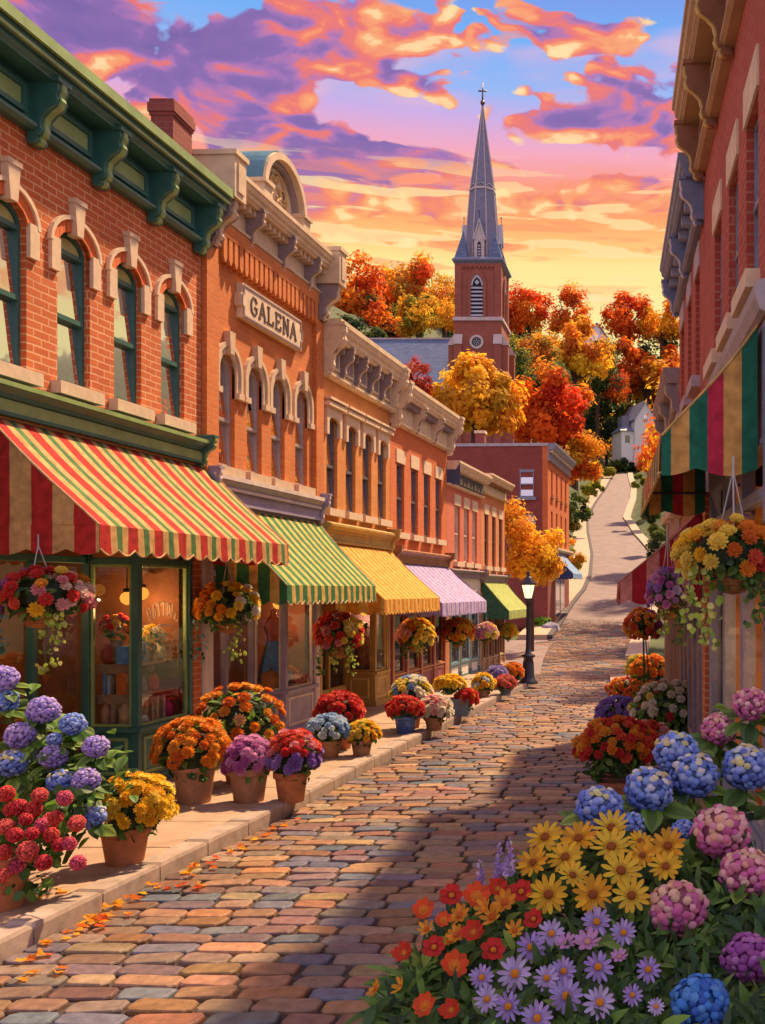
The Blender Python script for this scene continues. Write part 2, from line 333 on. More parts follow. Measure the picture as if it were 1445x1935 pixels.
# the street beyond the crossing and up the hill
def strip(name, fn, Ys, mat, kind='structure', thick=0.0):
    mb = MB(); rows = [fn(Y) for Y in Ys]
    vs = []
    for Y, (a, b, z) in zip(Ys, rows): vs += [(a, Y, z), (b, Y, z)]
    mb.add(vs, [(2*i, 2*i+1, 2*i+3, 2*i+2) for i in range(len(Ys)-1)])
    if thick:
        vs = []
        for Y, (a, b, z) in zip(Ys, rows): vs += [(b, Y, z), (b, Y, z-thick)]
        mb.add(vs, [(2*i, 2*i+1, 2*i+3, 2*i+2) for i in range(len(Ys)-1)])
        vs = []
        for Y, (a, b, z) in zip(Ys, rows): vs += [(a, Y, z), (a, Y, z-thick)]
        mb.add(vs, [(2*i, 2*i+1, 2*i+3, 2*i+2) for i in range(len(Ys)-1)])
        for k in (0, -1):
            Y, (a, b, z) = Ys[k], rows[k]; mb.add([(a,Y,z),(b,Y,z),(b,Y,z-thick),(a,Y,z-thick)], [(0,1,2,3)])
    return struct(name, mb, mat, kind)
HY_ = [37.5,40,42,44,46,48,50,53,56,60,64,68,72,75,78,82,86,90,95,100,106,112,118,124,130,137,144,150,157,165,172,180,186,192,203,215]
asphalt = M('worn_road_paving', (.185,.135,.135), .75, .22, .9, .4)
strip('hill_road', lambda Y: (*road_x(Y), zg(Y)-.02 if Y < 62 else zg(Y)+.02), HY_, asphalt)
mb = MB(); mb.add([(-60,37.5,.015),(road_x(37.5)[0]+.02,37.5,.015),(road_x(53)[0]+.02,53,.5),(-60,53,.42),(-60,44,.03),(road_x(44)[0]+.02,44,.1)], [(0,1,5,4),(4,5,2,3)])
struct('side_street', mb, asphalt)
mb = MB(); mb.add([(-40,34.2,-.02),(-3.6,34.2,-.02),(road_x(37.5)[0]+.3,37.6,-.02),(-40,37.6,-.02)], [(0,1,2,3)]); struct('side_street_edge', mb, asphalt)
concrete = M('pavement_stone', (.36,.235,.16), .85, .22, 3.0, .3)
kerbm = M('kerb_stone', (.33,.245,.20), .8, .25, 5.0, .35)
strip('hill_kerb', lambda Y: (road_x(Y)[0]-.28, road_x(Y)[0], zg(Y)+.14), [53.5]+HY_[8:], M('dark_kerb', (.06,.05,.065), .8), thick=.3)
strip('hill_pavement', lambda Y: (road_x(Y)[0]-1.75, road_x(Y)[0]-.285, zg(Y)+.15), [53.5]+HY_[8:], M('pale_pavement', (.44,.31,.22), .85, .15, 2.0), thick=.35)
strip('hill_verge_kerb', lambda Y: (road_x(Y)[1], road_x(Y)[1]+.9, zg(Y)+.2), HY_[3:], M('verge_edge', (.42,.32,.24), .85), thick=.4)
# pavement slabs in front of the left shops, with a rounded corner at the side street
mb = MB(); rr = random.Random(5); CY = 34.2
def inner(Y):
    if Y > 32: return kx(32)-.30-(1-sqrt(max(0, 1-((Y-32)/(CY-.3-32))**2)))*2.0 if Y < CY-.3 else None
    return kx(Y)-.30
y = 4.0
while y < CY-.35:
    y2 = min(y+rr.uniform(1.0, 1.5), CY-.31)
    for u0, u1 in ((0,.36),(.36,.70),(.70,1)):
        q = []
        for Y, u in ((y+.008,u0),(y+.008,u1),(y2-.008,u1),(y2-.008,u0)):
            a, b = lx(Y)-1.6, inner(min(Y, CY-.32)); q.append((a+(b-a)*u+(.008 if u == u0 else -.008), Y))
        mb.ext(q, -.05, .135+rr.uniform(0,.006), 'z')
    y = y2
mb.box(lx(38)-.6, -6.0, CY-.3, 43.0, -.05, .13)
struct('sidewalk', mb, concrete)
mb = MB()
line = [(kx(Y), Y) for Y in np.arange(4.0, 32.01, 1.0)]
for k in range(1, 13):
    t = k/12*pi/2; line.append((kx(32)+.12-(1-cos(t))*2.2+.1*sin(t), 32+sin(t)*(CY-32)))
line += [(-6.7, CY+.02)]
for i in range(len(line)-1):
    a, b = Vector((*line[i], 0)), Vector((*line[i+1], 0)); d = (b-a).normalized(); nrm = Vector((-d.y, d.x, 0)); g = .012
    if d.length < .1: continue
    a2, b2 = a+d*g, b-d*g; e = .03; j = rr.uniform(-.006,.006)
    q = [a2, b2, b2+nrm*.28, a2+nrm*.28]
    vs = [(p.x, p.y, -.1) for p in q]+[(p.x, p.y, .125+j) for p in q]
    ctr = sum(q, Vector())/4
    vs += [(p.x+(ctr.x-p.x)*.09, p.y+(ctr.y-p.y)*.09, .16+j) for p in q]
    mb.add(vs, [(0,1,5,4),(1,2,6,5),(2,3,7,6),(3,0,4,7),(4,5,9,8),(5,6,10,9),(6,7,11,10),(7,4,8,11),(8,9,10,11)])
struct('kerb', mb, kerbm)
mb = MB(); y = 7.5
while y < 36:
    y2 = y+1.2; mb.ext([(rx(y)-1.25,y+.006),(rx(y)+.3,y+.006),(rx(y2)+.3,y2-.006),(rx(y2)-1.25,y2-.006)], -.05, .12, 'z'); y = y2
struct('right_sidewalk', mb, concrete)
# ------------------------------------------------------------ building kit (local frame: x along the front, -y towards the street, z up)
def arch_pts(w, hs, e, n=12, grow=0.0, legs=0.0):
    pts = [(-(w/2+grow)*cos(pi*k/n), hs+(e+grow)*sin(pi*k/n)) for k in range(n+1)]
    if legs: pts = [(-(w/2+grow), hs-legs)]+pts+[((w/2+grow), hs-legs)]
    return pts
def wall_openings(mb, x0, x1, z0, z1, t, ops):
    # ops: (xc, w, sill, spring, rise) sorted along x; front face at y=0
    x = x0
    for xc, w, sl, sp, e in ops:
        mb.box(x, xc-w/2, 0, t, z0, z1)
        mb.box(xc-w/2, xc+w/2, 0, t, z0, sl)
        if e > 0: low = [(xc+px, pz) for px, pz in arch_pts(w, sp, e)]
        else: low = [(xc-w/2, sp), (xc+w/2, sp)]
        mb.ext(low+[(xc+w/2, z1), (xc-w/2, z1)], 0, t, 'y')
        x = xc+w/2
    mb.box(x, x1, 0, t, z0, z1)
def window_kit(w, sp, sl, e, style, frame_m, stone_m, brick_m, dep=.075):
    """meshes for one window, origin at the middle of the opening's foot"""
    h = sp-sl; k = {}
    f = MB(); fw = .055
    f.box(-w/2, -w/2+fw, dep, dep+.09, 0, h); f.box(w/2-fw, w/2, dep, dep+.09, 0, h)
    f.box(-w/2+fw, w/2-fw, dep, dep+.09, 0, .07)
    top = h+e*.55 if e else h
    f.box(-w/2+fw, w/2-fw, dep-.015, dep+.075, h*.5-.03, h*.5+.03)
    if e:
        f.band(arch_pts(w, h, e), arch_pts(w, h, e, grow=-fw), dep, dep+.09)
        if style == 'seg':
            f.box(-w/2+fw, w/2-fw, dep+.002, dep+.085, h-.05, h+.01)
            f.m = 1; f.ext(arch_pts(w, h, e, grow=-fw-.01), dep+.03, dep+.06, 'y'); f.m = 0
    else: f.box(-w/2+fw, w/2-fw, dep, dep+.09, h-fw, h)
    k['window'] = f.mesh('window', [frame_m, M('tympanum_panel', (.42,.42,.14), .6)])
    g = MB(); y = dep+.045; hm = h*.5
    g.add([(-w/2+.02,y-.025,.03),(w/2-.02,y-.025,.03),(w/2-.02,y+.03,hm),(-w/2+.02,y+.03,hm)], [(0,1,2,3)])      # lower and upper sash, each leaning a little
    if e and style != 'seg': g.add([(p[0], y-.025+(p[1]-hm)/hm*.055, p[1]) for p in [(-w/2+.03, hm), (w/2-.03, hm)]+arch_pts(w, h, e, grow=-.03)[::-1]], [tuple(range(15))])
    else: g.add([(-w/2+.02,y-.025,hm),(w/2-.02,y-.025,hm),(w/2-.02,y+.03,h-.02),(-w/2+.02,y+.03,h-.02)], [(0,1,2,3)])
    k['pane'] = g.mesh('pane', PANE)
    s_ = MB(); s_.box(-w/2-.13, w/2+.13, -.13, .10, -.16, -.002); k['sill'] = s_.mesh('sill', stone_m)
    hd = MB()
    if style == 'seg':
        inn, mid, out = (arch_pts(w, h, e, grow=q, legs=l) for q, l in ((.0,0),(.15,0),(.205,.0)))
        hd.m = 1; hd.band(mid, inn, -.02, .05); hd.m = 0
        hd.band(out, mid, -.055, .05)
        for sg in (-1, 1): hd.box(*sorted((sg*(w/2+.0), sg*(w/2+.18))), -.05, .05, h-.36, h+.05)
        hd.ext([(-.065,h+e-.05),(.065,h+e-.05),(.115,h+e+.36),(-.115,h+e+.36)], -.09, .05, 'y'); hd.box(-.13,.13,-.105,.05,h+e+.36,h+e+.42)
    elif style == 'round':
        out, inn = arch_pts(w, h, e, grow=.19, legs=.32), arch_pts(w, h, e, grow=.0, legs=.32)
        mid = arch_pts(w, h, e, grow=.11, legs=.32)
        hd.band(out, mid, -.07, .05); hd.band(mid, inn, -.035, .05)
        for sg in (-1, 1): hd.box(*sorted((sg*(w/2), sg*(w/2+.21))), -.085, .05, h-.42, h-.32)
        hd.ext([(-.07,h+e-.02),(.07,h+e-.02),(.11,h+e+.36),(-.11,h+e+.36)], -.11, .05, 'y')
    elif style == 'flat':
        hd.ext([(-w/2-.13,h-.28),(-w/2,h-.28)]+arch_pts(w, h, e)+[(w/2,h-.28),(w/2+.13,h-.28),(w/2+.13,h+e+.2),(-w/2-.13,h+e+.2)], -.07, .05, 'y')
        hd.box(-w/2-.2, w/2+.2, -.15, .05, h+e+.2, h+e+.28); hd.box(-w/2-.16, w/2+.16, -.11, .05, h+e+.28, h+e+.33); hd.box(-w/2-.22, w/2+.22, -.18, .05, h+e+.33, h+e+.38)
    elif style == 'lintel': hd.box(-w/2-.06, w/2+.06, -.025, .05, h+.002, h+.36)
    elif style == 'plain': hd.box(-w/2-.03, w/2+.03, -.012, .03, h+.002, h+.1)
    k['hood'] = hd.mesh('hood', [stone_m, brick_m])
    return k
def put_window(root, kit, x, sl, y=0.0):
    o = obj('window', kit['window'], root, (x, y, sl))
    for q in ('pane', 'sill', 'hood'): obj(q, kit[q], o)
    return o
def bracket_mesh(d, h, w, mats, curl=True):
    """scrolled console, depth d (towards -y), height h, hung from z=0"""
    pr = [(0,0),(-d,0),(-d,-.12*h),(-d*.93,-.2*h),(-d*.98,-.28*h),(-d*.9,-.38*h),(-d*.66,-.46*h),(-d*.48,-.56*h),(-d*.42,-.68*h),(-d*.46,-.78*h),(-d*.40,-.86*h),(-d*.3,-.88*h),(-d*.32,-.95*h),(-d*.22,-h),(0,-h)]
    m_ = MB(); m_.ext(pr, -w/2, w/2, 'x')
    ins = [(p[0]*.9-.02*d, p[1]*.97-.012*h) for p in pr]
    m_.m = 1; m_.ext([(p[0]-.025, p[1]) for p in pr[1:14]]+[(p[0]+.03, p[1]) for p in pr[13:0:-1]], -w*.20, w*.20, 'x'); m_.m = 0
    m_.box(-w*.62, w*.62, -d-.03, 0, -.0, .07*h)
    return m_.mesh('bracket', mats)
def cornice(root, x0, x1, zb, zt, p, mats, n_br=5, bd=None, bh=None, bw=.16, dent=0, frieze_panels=0, dent_w=.09, returns=True, bm=None, br_x=None):
    """stepped crown moulding zb..zt projecting p, over a frieze; brackets and dentils below"""
    H = zt-zb; m_ = MB(); e = .02 if returns else 0
    crown = [(0,zt),(-p,zt),(-p,zt-.09*H),(-p*.94,zt-.11*H),(-p*.9,zt-.19*H),(-p*.80,zt-.23*H),(-p*.80,zt-.29*H),(-p*.7,zt-.33*H),(-p*.7,zt-.36*H),(0,zt-.36*H)]
    m_.ext(crown, x0-e, x1+e, 'x'); m_.m = 0
    m_.box(x0, x1, -.06, 0, zb+.1*H, zt-.36*H)                          # frieze board
    m_.ext([(0,zb),(-.12*p-.05,zb),(-.24*p-.05,zb+.035*H),(-.24*p-.05,zb+.075*H),(-.1-.0*p,zb+.1*H),(0,zb+.1*H)], x0-e, x1+e, 'x')
    if dent:
        n = int((x1-x0)/dent); m_.m = 1
        for i in range(n):
            xx = x0+(i+.5)*(x1-x0)/n; m_.box(xx-dent_w/2, xx+dent_w/2, -p*.56, -.06, zt-.50*H, zt-.362*H)
        m_.m = 0
    c = m_.build('cornice', mats, root)
    if n_br:
        bd = bd or p*.66; bh = bh or H*.62
        me = bracket_mesh(bd, bh, bw, bm or mats)
        xsb = br_x or [x0+.12+(x1-x0-.24)*i/(n_br-1) for i in range(n_br)]
        for xx in xsb: obj('bracket', me, c, (xx, -.03, zt-.37*H))
        if frieze_panels:
            for a, b in zip(xsb, xsb[1:]):
                q = MB(); za, zc_ = zb+.18*H, zt-.45*H; xa, xb = a+bw, b-bw
                q.band([(xa,za),(xb,za),(xb,zc_),(xa,zc_),(xa,za)], [(xa+.06,za+.06),(xb-.06,za+.06),(xb-.06,zc_-.06),(xa+.06,zc_-.06),(xa+.06,za+.06)], -.10, -.05)
                q.m = 1; q.box(xa+.062, xb-.062, -.075, -.05, za+.062, zc_-.062); q.build('frieze_panel', mats[:2], c)
    return c
def shell(root, L, H, D, brick, front_ops, z0, t=.32, roof_c=(.07,.06,.065), par=.0, name='wall'):
    m_ = MB()
    wall_openings(m_, 0, L, z0, H, t, front_ops)
    m_.box(0, t, t, D, 0, H-par); m_.box(L-t, L, t, D, 0, H-par); m_.box(t, L-t, D-t, D, 0, H-par)
    m_.box(t, L-t, t, t+.05, z0, z0+.02)
    w = m_.build('wall', brick, root)
    r = MB(); r.box(t+.002, L-t-.002, t+.002, D-t-.002, H-.55, H-.42); r.build('roof', M('flat_roof_felt', roof_c, .9), root)
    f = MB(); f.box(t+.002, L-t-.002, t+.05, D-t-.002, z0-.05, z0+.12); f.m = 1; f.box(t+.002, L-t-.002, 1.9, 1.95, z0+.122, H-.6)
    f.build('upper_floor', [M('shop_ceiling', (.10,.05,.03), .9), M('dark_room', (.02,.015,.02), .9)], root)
    return w
def panel(m_, xa, xb, za, zb, y, c=None):       # raised-and-fielded panel on a y-face (towards -y)
    m_.band([(xa,za),(xb,za),(xb,zb),(xa,zb),(xa,za)], [(xa+.05,za+.05),(xb-.05,za+.05),(xb-.05,zb-.05),(xa+.05,zb-.05),(xa+.05,za+.05)], y-.025, y+.01, c)
def panel_x(m_, ya, yb, za, zb, x):             # the same on an x-face (towards -x)
    m_.box(x-.025, x+.01, ya, yb, za, za+.05); m_.box(x-.025, x+.01, ya, yb, zb-.05, zb)
    m_.box(x-.025, x+.01, ya, ya+.05, za+.05, zb-.05); m_.box(x-.025, x+.01, yb-.05, yb, za+.05, zb-.05)
def shopfront(root, x0, x1, xr, ztop, mats, rec=.75, bulk=.95, nw=1, brick=None, depth=2.6, room=((.30,.12,.04),(.16,.07,.03)), rear_door=True, pier=.26):
    """entry recessed from x0 to xr, display box from xr to x1 with a return pane; mats = main, trim, second"""
    z0 = .13; f = MB(); pw = .11; head = ztop-.34
    # display box: corner post, end post, bulkhead, head rail, panels
    f.box(xr, xr+pw, 0, pw, z0, ztop); f.box(x1-pw-pier, x1-pier, 0, pw, z0, ztop)
    f.box(xr, xr+pw, rec-.02, rec+.10, z0, ztop)
    f.box(xr+pw, x1-pw-pier, .02, .14, z0, bulk); f.box(xr+.02, xr+.14, pw, rec-.02, z0, bulk)
    f.box(xr-.05, x1-pier+.02, -.06, .14, bulk, bulk+.07); f.box(xr-.05, xr+.14, .14, rec+.1, bulk, bulk+.07)
    f.box(xr-.03, x1-pier, -.03, .14, z0, z0+.14); f.box(xr-.03, xr+.14, .14, rec, z0, z0+.14)
    f.box(xr+pw, x1-pw-pier, .01, .12, head, head+.09); f.box(xr+.01, xr+.12, pw, rec-.02, head, head+.09)
    f.box(xr+pw, x1-pw-pier, .01, .12, ztop-.05, ztop); f.box(xr+.01, xr+.12, pw, rec-.02, ztop-.05, ztop)
    f.m = 1
    panel(f, xr+pw+.05, x1-pw-pier-.05, z0+.2, bulk-.08, .02); panel_x(f, pw+.05, rec-.07, z0+.2, bulk-.08, xr+.02)
    span = (x1-pw-pier)-(xr+pw); xm = [xr+pw+span*i/nw for i in range(nw+1)]
    for xx in xm[1:-1]: f.m = 0; f.box(xx-.05, xx+.05, .0, .11, bulk+.07, head)
    f.m = 1
    for a, b in zip(xm, xm[1:]):
        a2, b2 = a+(.05 if a > xm[0] else 0), b-(.05 if b < xm[-1] else 0)
        f.band([(a2,bulk+.07),(b2,bulk+.07),(b2,head),(a2,head),(a2,bulk+.07)], [(a2+.045,bulk+.115),(b2-.045,bulk+.115),(b2-.045,head-.045),(a2+.045,head-.045),(a2+.045,bulk+.115)], .03, .09)
    f.box(xr+.03, xr+.09, pw, pw+.045, bulk+.07, head); f.box(xr+.03, xr+.09, rec-.065, rec-.02, bulk+.07, head)
    f.box(xr+.03, xr+.09, pw+.045, rec-.065, bulk+.07, bulk+.115); f.box(xr+.03, xr+.09, pw+.045, rec-.065, head-.045, head)
    # recessed entry: posts, head, low panel
    f.m = 0
    f.box(x0, x0+.14, 0, .14, z0, ztop); xe = [x0+.14+(xr-x0-.14)*i/3 for i in range(4)]
    f.box(x0+.14, xr, rec, rec+.1, head, head+.1); f.box(x0+.14, xr, rec, rec+.1, z0, z0+.55); f.box(x0+.14, xr, rec, rec+.1, ztop-.06, ztop)
    for xx in xe[1:-1]: f.box(xx-.05, xx+.05, rec-.01, rec+.1, z0+.55, head)
    f.m = 1
    for a, b in zip(xe, xe[1:]): panel(f, a+.08, b-.08, z0+.1, z0+.5, rec)
    sf = f.build('storefront', mats, root); bevel(sf, .008, 1)
    for a, b in zip(xm, xm[1:]):
        g = MB(); g.add([(a,.06,bulk+.07),(b,.06,bulk+.07),(b,.06,head),(a,.06,head)], [(0,1,2,3)]); g.build('pane', GLASS, sf)
    g = MB(); g.add([(xr+.06,pw,bulk+.07),(xr+.06,rec,bulk+.07),(xr+.06,rec,head),(xr+.06,pw,head)], [(0,1,2,3)]); g.build('pane', GLASS, sf)
    for a, b in zip(xe, xe[1:]):
        g = MB(); g.add([(a,rec+.06,z0+.55),(b,rec+.06,z0+.55),(b,rec+.06,head),(a,rec+.06,head)], [(0,1,2,3)]); g.build('pane', GLASS, sf)
    g = MB(); g.add([(xr+pw,.07,head+.09),(x1-pw-pier,.07,head+.09),(x1-pw-pier,.07,ztop-.05),(xr+pw,.07,ztop-.05)], [(0,1,2,3)]); g.build('transom', GLASS, sf)
    if pier:
        q = MB(); q.box(x1-pier+.001, x1, -.005, .3, z0, ztop); q.build('pier', brick, root)
    # the room behind
    r = MB(); wc, fc = room
    r.m = 0; r.box(x0+.33, x1-.33, depth, depth+.05, z0, ztop+.0); r.m = 1; r.box(x0+.02, x1-.02, .15, depth, z0-.06, z0-.01)
    r.box(xr+.15, x1-.33, .15, rec, bulk-.05, bulk+.02)
    r.m = 0; r.box(x1-.40, x1-.335, .16, depth-.002, z0, ztop); r.box(x0+.335, x0+.40, .85, depth-.002, z0, ztop)
    r.build('shop_interior', [M('room_wall_%.2f' % wc[0], wc, .8, .35, 2.0), M('room_floor', fc, .7)], root)
    return sf
def awning(name, label, loc, rz, x0, x1, zt, zf, p, vh, pat, mats, scal=.22, near=0, sag=.06, group=None, near_pat=None):
    """pat: list of (material index, width) repeated along x; near: which x end carries the visible side"""
    t = thing(name, label, 'awning', loc, rz, group)
    xs_, ms = [x0], []; i = 0
    while xs_[-1] < x1-1e-6: m_, w = pat[i % len(pat)]; xs_.append(min(x1, xs_[-1]+w)); ms.append(m_); i += 1
    if len(xs_) > 2 and xs_[-1]-xs_[-2] < .03: xs_.pop(-2); ms.pop(-1)
    K = 7
    def slope(s): return (-.02-(p-.02)*s, zt+(zf-zt)*s-sag*sin(pi*s)*(1.2-s))
    c = MB(); rr = random.Random(len(label))
    for a, b, m_ in zip(xs_, xs_[1:], ms):
        c.m = m_; col = mats[m_][1]
        vs = [(x, *slope(s/K)) for s in range(K+1) for x in (a, b)]
        c.add(vs, [(2*s, 2*s+1, 2*s+3, 2*s+2) for s in range(K)], vary(col, .06, rr))
    cm = [CLOTHCOL]*len(mats)
    c.build('canopy', cm, t, True)
    v = MB(); step = .045; n = max(2, int((x1-x0)/step))
    def hem(x): return vh*(.80+.20*abs(sin(pi*(x-x0)/scal)))
    for a, b, m_ in zip(xs_, xs_[1:], ms):
        v.m = m_; kk = max(1, int((b-a)/step)); xx = [a+(b-a)*q/kk for q in range(kk+1)]
        vs = [(x, -p-.004-.02*w*(.5+.5*sin(x*9)), zf-w*hem(x)) for w in (0,.5,1) for x in xx]
        n_ = kk+1; v.add(vs, [(r*n_+q, r*n_+q+1, (r+1)*n_+q+1, (r+1)*n_+q) for r in range(2) for q in range(kk)], vary(mats[m_][1], .05, rr))
    v.build('valance', cm, t, True)
    h = MB(); h.tube([(x0+(x1-x0)*q/n, -p-.012, zf-hem(x0+(x1-x0)*q/n)) for q in range(n+1)], .011, 5, mats[-1][1]); h.build('hem', [CLOTHCOL], t)
    npat = near_pat or pat
    for xe in (x0, x1):
        s_ = MB(); y = -.02; i = 0
        while y > -p+1e-6:
            m_, w = npat[i % len(npat)]; y2 = max(-p, y-w*1.05); i += 1
            ztop = lambda yy: slope((-yy-.02)/(p-.02))[1]
            s_.add([(xe,y,ztop(y)),(xe,y2,ztop(y2)),(xe+.015*sin(y2*20),y2,zf),(xe+.015*sin(y*20),y,zf)], [(0,1,2,3)], vary(mats[m_][1], .05, rr))
            kk = max(1, int((y-y2)/step))
            yy = [y+(y2-y)*q/kk for q in range(kk+1)]
            hh = lambda q: vh*(.80+.20*abs(sin(pi*q/(scal*1.3))))
            vs = [(xe, q, zf) for q in yy]+[(xe, q, zf-hh(q)) for q in yy]
            s_.add(vs, [(q, q+1, kk+q+2, kk+q+1) for q in range(kk)], vary(mats[m_][1], .05, rr)); y = y2
        s_.build('side_panel', cm, t)
    for xe in (x0, x1): pp = MB(); pp.tube([(xe, *slope(s/K)) for s in range(K+1)], .013, 5, mats[-1][1]); pp.build('edge_piping', [CLOTHCOL], t)
    fr = MB()
    for xe in (x0+.03, x1-.03):
        fr.tube([(xe,-.02,zt-.05),(xe,-p+.03,zf-.03)], .016, 6); fr.tube([(xe,0,zf-.04),(xe,-p+.03,zf-.04)], .016, 6)
    fr.tube([(x0+.03,-p+.03,zf-.03),(x1-.03,-p+.03,zf-.03)], .016, 6)
    fr.build('frame', M('awning_iron', (.05,.045,.05), .5), t)
    return t
def stroke_letters(mb, text, h, w, y0, y1, place, t=.16, gap=.35, serif=True):
    """roman capitals from thick strokes with serifs; place(u,v) maps letter space to (x,z)"""
    A = {'G': [[(.92,.78),(.7,.98),(.35,.98),(.1,.75),(.06,.45),(.15,.15),(.4,.02),(.7,.02),(.9,.15),(.9,.45)],[(.6,.45),(1.0,.45)]],
         'A': [[(.02,0),(.5,1),(.98,0)],[(.22,.36),(.78,.36)],[(-.1,0),(.16,0)],[(.82,0),(1.1,0)]], 'L': [[(.18,1),(.18,.03),(.95,.03),(.95,.25)],[(.02,1),(.36,1)],[(.0,.03),(.3,.03)]],
         'E': [[(.15,0),(.15,1)],[(0,.98),(.9,.98),(.9,.8)],[(.15,.52),(.7,.52)],[(0,.02),(.92,.02),(.92,.22)]], 'N': [[(.1,0),(.1,1),(.9,0),(.9,1)],[(-.05,0),(.28,0)],[(-.06,1),(.16,1)],[(.75,1),(1.05,1)]],
         'H': [[(.1,0),(.1,1)],[(.9,0),(.9,1)],[(.1,.5),(.9,.5)],[(-.05,1),(.25,1)],[(.75,0),(1.05,0)]], 'O': [[(.5,1),(.15,.85),(.05,.5),(.15,.15),(.5,0),(.85,.15),(.95,.5),(.85,.85),(.5,1)]],
         'T': [[(.5,0),(.5,1)],[(0,.82),(0,1),(1,1),(1,.82)],[(.3,0),(.7,0)]], 'I': [[(.5,0),(.5,1)],[(.2,0),(.8,0)],[(.2,1),(.8,1)]], 'Y': [[(0,1),(.5,.45),(1,1)],[(.5,.45),(.5,0)],[(.3,0),(.7,0)]],
         'D': [[(.12,0),(.12,1),(.6,1),(.92,.75),(.92,.25),(.6,0),(.12,0)]], 'R': [[(.12,0),(.12,1),(.7,1),(.88,.78),(.7,.52),(.12,.52)],[(.45,.52),(.95,0)]], '.': [[(.1,0),(.1,.12)]]}
    u = 0.0
    for ch in text:
        cw = {'I': .5, '.': .25}.get(ch, 1.0)
        for pl in A[ch]:
            if not serif and ((ch in 'HIY' and pl[0][1] == pl[-1][1] and pl[0][1] != .5) or (ch == 'A' and pl[0][1] == 0 and len(pl) == 2) or (ch == 'T' and pl[0] == (.3,0))): continue
            for (ax, ay), (bx, by) in zip(pl, pl[1:]):
                ax2, bx2 = u+ax*cw*w, u+bx*cw*w; a = Vector((ax2, ay*h)); b = Vector((bx2, by*h)); d = b-a
                if d.length < 1e-6: continue
                d.normalize(); nn = Vector((-d.y, d.x))*t*h*(.5 if abs(d.x) < .75 else .32); ex = d*t*h*.25
                q = [place(*(a-ex+nn)), place(*(b+ex+nn)), place(*(b+ex-nn)), place(*(a-ex-nn))]
                mb.ext(q, y0+R.uniform(0,.002), y1, 'y')
        u += cw*w+gap*w
    return u-gap*w
# ------------------------------------------------------------ the town's buildings
def flush_front(root, x0, x1, ztop, nw, mats, brick, bulk=.6, room=((.30,.12,.04),(.16,.07,.03)), plo=.22, phi=.22, depth=2.2, post=.12, head_d=.34, flat=0):
    z0 = .05; head = ztop-head_d; f = MB(); a0, a1 = x0+plo, x1-phi
    xs = [a0+(a1-a0)*i/nw for i in range(nw+1)]
    for i, xx in enumerate(xs):
        c0 = xx-(0 if i == 0 else post/2); c1 = xx+(0 if i == nw else post/2)
        if i == 0: c1 = xx+post
        if i == nw: c0 = xx-post
        f.m = 0; f.box(c0, c1, -.02*(not flat), .13, z0, ztop)
        if flat: continue
        f.m = 1; f.box(c0+.03, c1-.03, -.045, -.02, z0+.3, ztop-.1); f.box(c0-.015, c1+.015, -.06, .0, z0, z0+.28)
    f.m = 0
    for i, (a, b) in enumerate(zip(xs, xs[1:])):
        a, b = a+(post if i == 0 else post/2), b-(post if i == nw-1 else post/2)
        f.m = 0; f.box(a, b, .02, .12, z0, bulk); f.box(a, b, .0, .12, head, head+.08); f.box(a, b, .0, .12, ztop-.05, ztop)
        f.m = 1; f.box(a, b, -.03*(not flat), .13, bulk, bulk+.05); panel(f, a+.04, b-.04, z0+.1, bulk-.05, .02)
        f.band([(a,bulk+.05),(b,bulk+.05),(b,head),(a,head),(a,bulk+.05)], [(a+.035,bulk+.085),(b-.035,bulk+.085),(b-.035,head-.035),(a+.035,head-.035),(a+.035,bulk+.085)], .03-.028*flat, .09)
    sf = f.build('storefront', mats, root)
    for i, (a, b) in enumerate(zip(xs, xs[1:])):
        g = MB(); yg = .06-.052*flat; g.add([(a+.03,yg,bulk+.05),(b-.03,yg,bulk+.05),(b-.03,yg,head),(a+.03,yg,head)], [(0,1,2,3)]); g.build('pane', GLASSD if flat else GLASS, sf)
    q = MB()
    if plo: q.box(x0, a0-.001, -.005, .3, z0, ztop); q.build('pier', brick, root); q = MB()
    if phi: q.box(a1+.001, x1, -.005, .3, z0, ztop); q.build('pier', brick, root)
    r = MB(); wc, fc = room; r.box(x0+.33, x1-.33, depth, depth+.05, z0, ztop); r.m = 1; r.box(x0+.02, x1-.02, .15, depth, z0-.04, z0+.02)
    r.m = 0; r.box(x1-.40, x1-.335, .16, depth-.002, z0, ztop); r.box(x0+.335, x0+.40, .16, depth-.002, z0, ztop)
    r.build('shop_interior', [M('room_wall_%.2f' % wc[0], wc, .8, .35, 2.0), M('room_floor', fc, .7)], root)
    return sf
AL = atan2(1, .05); AR = atan2(-1, .045)
def left_root(name, label, Y0): return thing(name, label, 'building', (lx(Y0), Y0, 0), AL)
def right_root(name, label, Y1): return thing(name, label, 'building', (rx(Y1), Y1, 0), AR)
def store_cornice(root, x0, x1, zb, zt, p, mats, ends=(0, 1)):
    H = zt-zb; m_ = MB()
    m_.ext([(0,zt),(-p*.55,zt),(-p,zt-.10*H),(-p,zt-.2*H),(-p*.85,zt-.26*H),(-p*.6,zt-.36*H),(-p*.6,zt-.44*H),(-p*.38,zt-.5*H),(-p*.38,zt-.86*H),(-p*.5,zt-.9*H),(-p*.5,zt-H),(0,zt-H)], x0, x1, 'x')
    c = m_.build('shop_cornice', mats, root)
    me = bracket_mesh(p*1.25, H*1.25, .15, [mats[0], mats[-1]])
    for e in ends: obj('end_block', me, c, ((x1-.09) if e else (x0+.09), 0, zt+.12*H))
    return c
def fascia(root, x0, x1, za, zb, mat): m_ = MB(); m_.box(x0, x1, .02, .3, za+.001, zb-.001); return m_.build('fascia', mat, root)
BR1 = brick_mat('orange_brick', (.58,.14,.034), (.47,.095,.026), (.72,.42,.22), .30, .098, .012)
